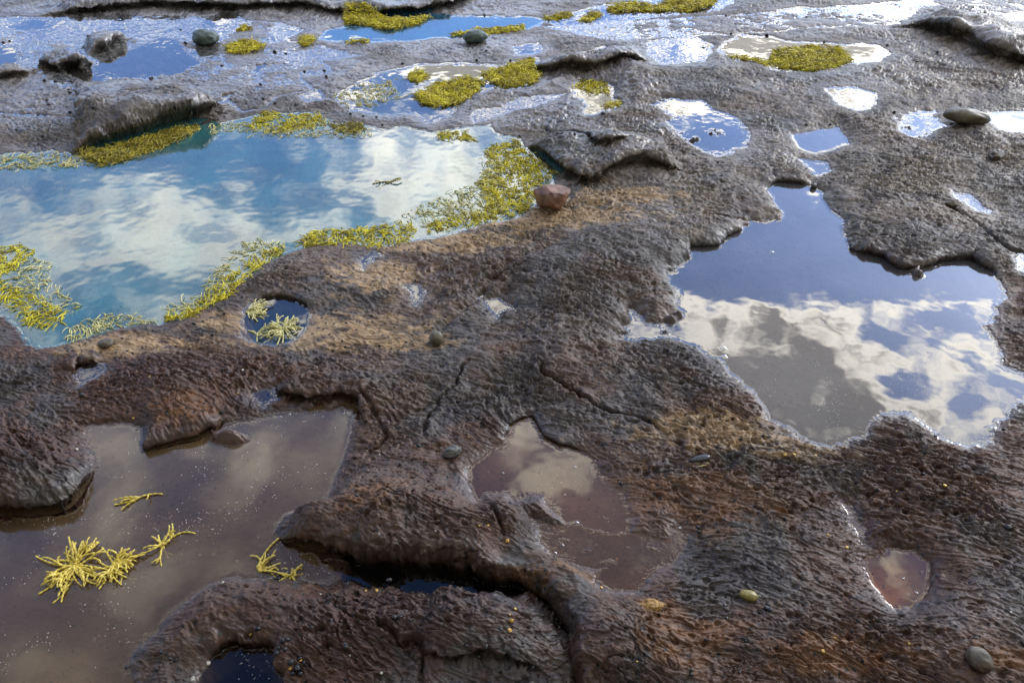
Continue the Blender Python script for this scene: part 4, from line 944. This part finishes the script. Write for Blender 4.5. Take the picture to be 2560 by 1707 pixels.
for (cx, cy, rx, ry, am) in BANKS:
    s = N(nt, 'ShaderNodeVectorMath', operation='SUBTRACT'); L(nt, cmb, 0, s, 0); s.inputs[1].default_value = (cx, cy, 0)
    d = N(nt, 'ShaderNodeVectorMath', operation='MULTIPLY'); L(nt, s, 0, d, 0); d.inputs[1].default_value = (1 / rx, 1 / ry, 0)
    ln = N(nt, 'ShaderNodeVectorMath', operation='LENGTH'); L(nt, d, 0, ln, 0)
    mr = N(nt, 'ShaderNodeMapRange', interpolation_type='SMOOTHSTEP'); L(nt, ln, 'Value', mr, 'Value')
    for kx, v in (('From Min', 0.35), ('From Max', 1.35), ('To Min', am * (.62 if am > 0 else .5)), ('To Max', 0.0)): mr.inputs[kx].default_value = v
    if acc is None: acc = mr
    else:
        ad = N(nt, 'ShaderNodeMath', operation='ADD'); L(nt, acc, 0, ad, 0); L(nt, mr, 0, ad, 1); acc = ad
bk = N(nt, 'ShaderNodeMapRange'); L(nt, dy, 0, bk, 'Value')  # unseen overcast behind the camera, added to make the ambient light neutral
for kx, v in (('From Min', 0.35), ('From Max', -0.1), ('To Min', 0.0), ('To Max', 0.30)): bk.inputs[kx].default_value = v
ad = N(nt, 'ShaderNodeMath', operation='ADD'); L(nt, acc, 0, ad, 0); L(nt, bk, 0, ad, 1); acc = ad
nz = N(nt, 'ShaderNodeTexNoise', i_Scale=10.5, i_Detail=6.0, i_Roughness=0.55, i_Distortion=0.3); L(nt, cmb, 0, nz, 'Vector')
nz2 = N(nt, 'ShaderNodeTexNoise', i_Scale=2.0, i_Detail=3.0); L(nt, cmb, 0, nz2, 'Vector')
a1 = N(nt, 'ShaderNodeMath', operation='ADD'); L(nt, nz, 'Fac', a1, 0); L(nt, acc, 0, a1, 1)
den = N(nt, 'ShaderNodeMapRange', interpolation_type='SMOOTHSTEP'); L(nt, a1, 0, den, 'Value')
den.inputs['From Min'].default_value = .48; den.inputs['From Max'].default_value = .68
thk = N(nt, 'ShaderNodeMapRange', interpolation_type='SMOOTHSTEP'); L(nt, a1, 0, thk, 'Value')
thk.inputs['From Min'].default_value = .66; thk.inputs['From Max'].default_value = .86
# brighter cloud around and ahead of the sun, duller behind
sd = N(nt, 'ShaderNodeVectorMath', operation='DOT_PRODUCT'); L(nt, tc, 'Generated', sd, 0)
sd.inputs[1].default_value = (math.sin(math.radians(32)) * .94, math.cos(math.radians(32)) * .94, .34)
sb = N(nt, 'ShaderNodeMapRange'); L(nt, sd, 'Value', sb, 'Value')
for kx, v in (('From Min', 0.1), ('From Max', 1.0), ('To Min', 4.5), ('To Max', 34.0)): sb.inputs[kx].default_value = v
cc = N(nt, 'ShaderNodeMixRGB'); L(nt, thk, 0, cc, 0); cc.inputs[1].default_value = (1, .95, .85, 1); cc.inputs[2].default_value = (.22, .21, .205, 1)
cs = N(nt, 'ShaderNodeVectorMath', operation='SCALE'); L(nt, cc, 0, cs, 0); L(nt, sb, 0, cs, 'Scale')
skm = N(nt, 'ShaderNodeVectorMath', operation='MULTIPLY'); L(nt, sky, 0, skm, 0); skm.inputs[1].default_value = (1.10, 1.42, 2.15)
mx = N(nt, 'ShaderNodeMixRGB'); L(nt, den, 0, mx, 0); L(nt, skm, 0, mx, 1); L(nt, cs, 0, mx, 2)
L(nt, mx, 0, bg, 'Color'); L(nt, bg, 0, wo, 'Surface')
world.cycles.sampling_method = 'MANUAL'; world.cycles.sample_map_resolution = 1024

sun = bpy.data.lights.new('sun', 'SUN'); sun.energy = 1.1; sun.angle = math.radians(18); sun.color = (1, .93, .82)
so = link('sun', sun)
sv = Vector((math.sin(SUN_AZ) * math.cos(SUN_EL), math.cos(SUN_AZ) * math.cos(SUN_EL), math.sin(SUN_EL)))
so.rotation_euler = sv.to_track_quat('Z', 'Y').to_euler(); so.location = sv * 10

SC.view_settings.view_transform = 'Standard'; SC.view_settings.look = 'None'
SC.view_settings.exposure = 0.36; SC.view_settings.gamma = 1.0
SC.cycles.max_bounces = 6; SC.cycles.transparent_max_bounces = 8; SC.cycles.sample_clamp_indirect = 6
SC.cycles.caustics_reflective = False; SC.cycles.caustics_refractive = False
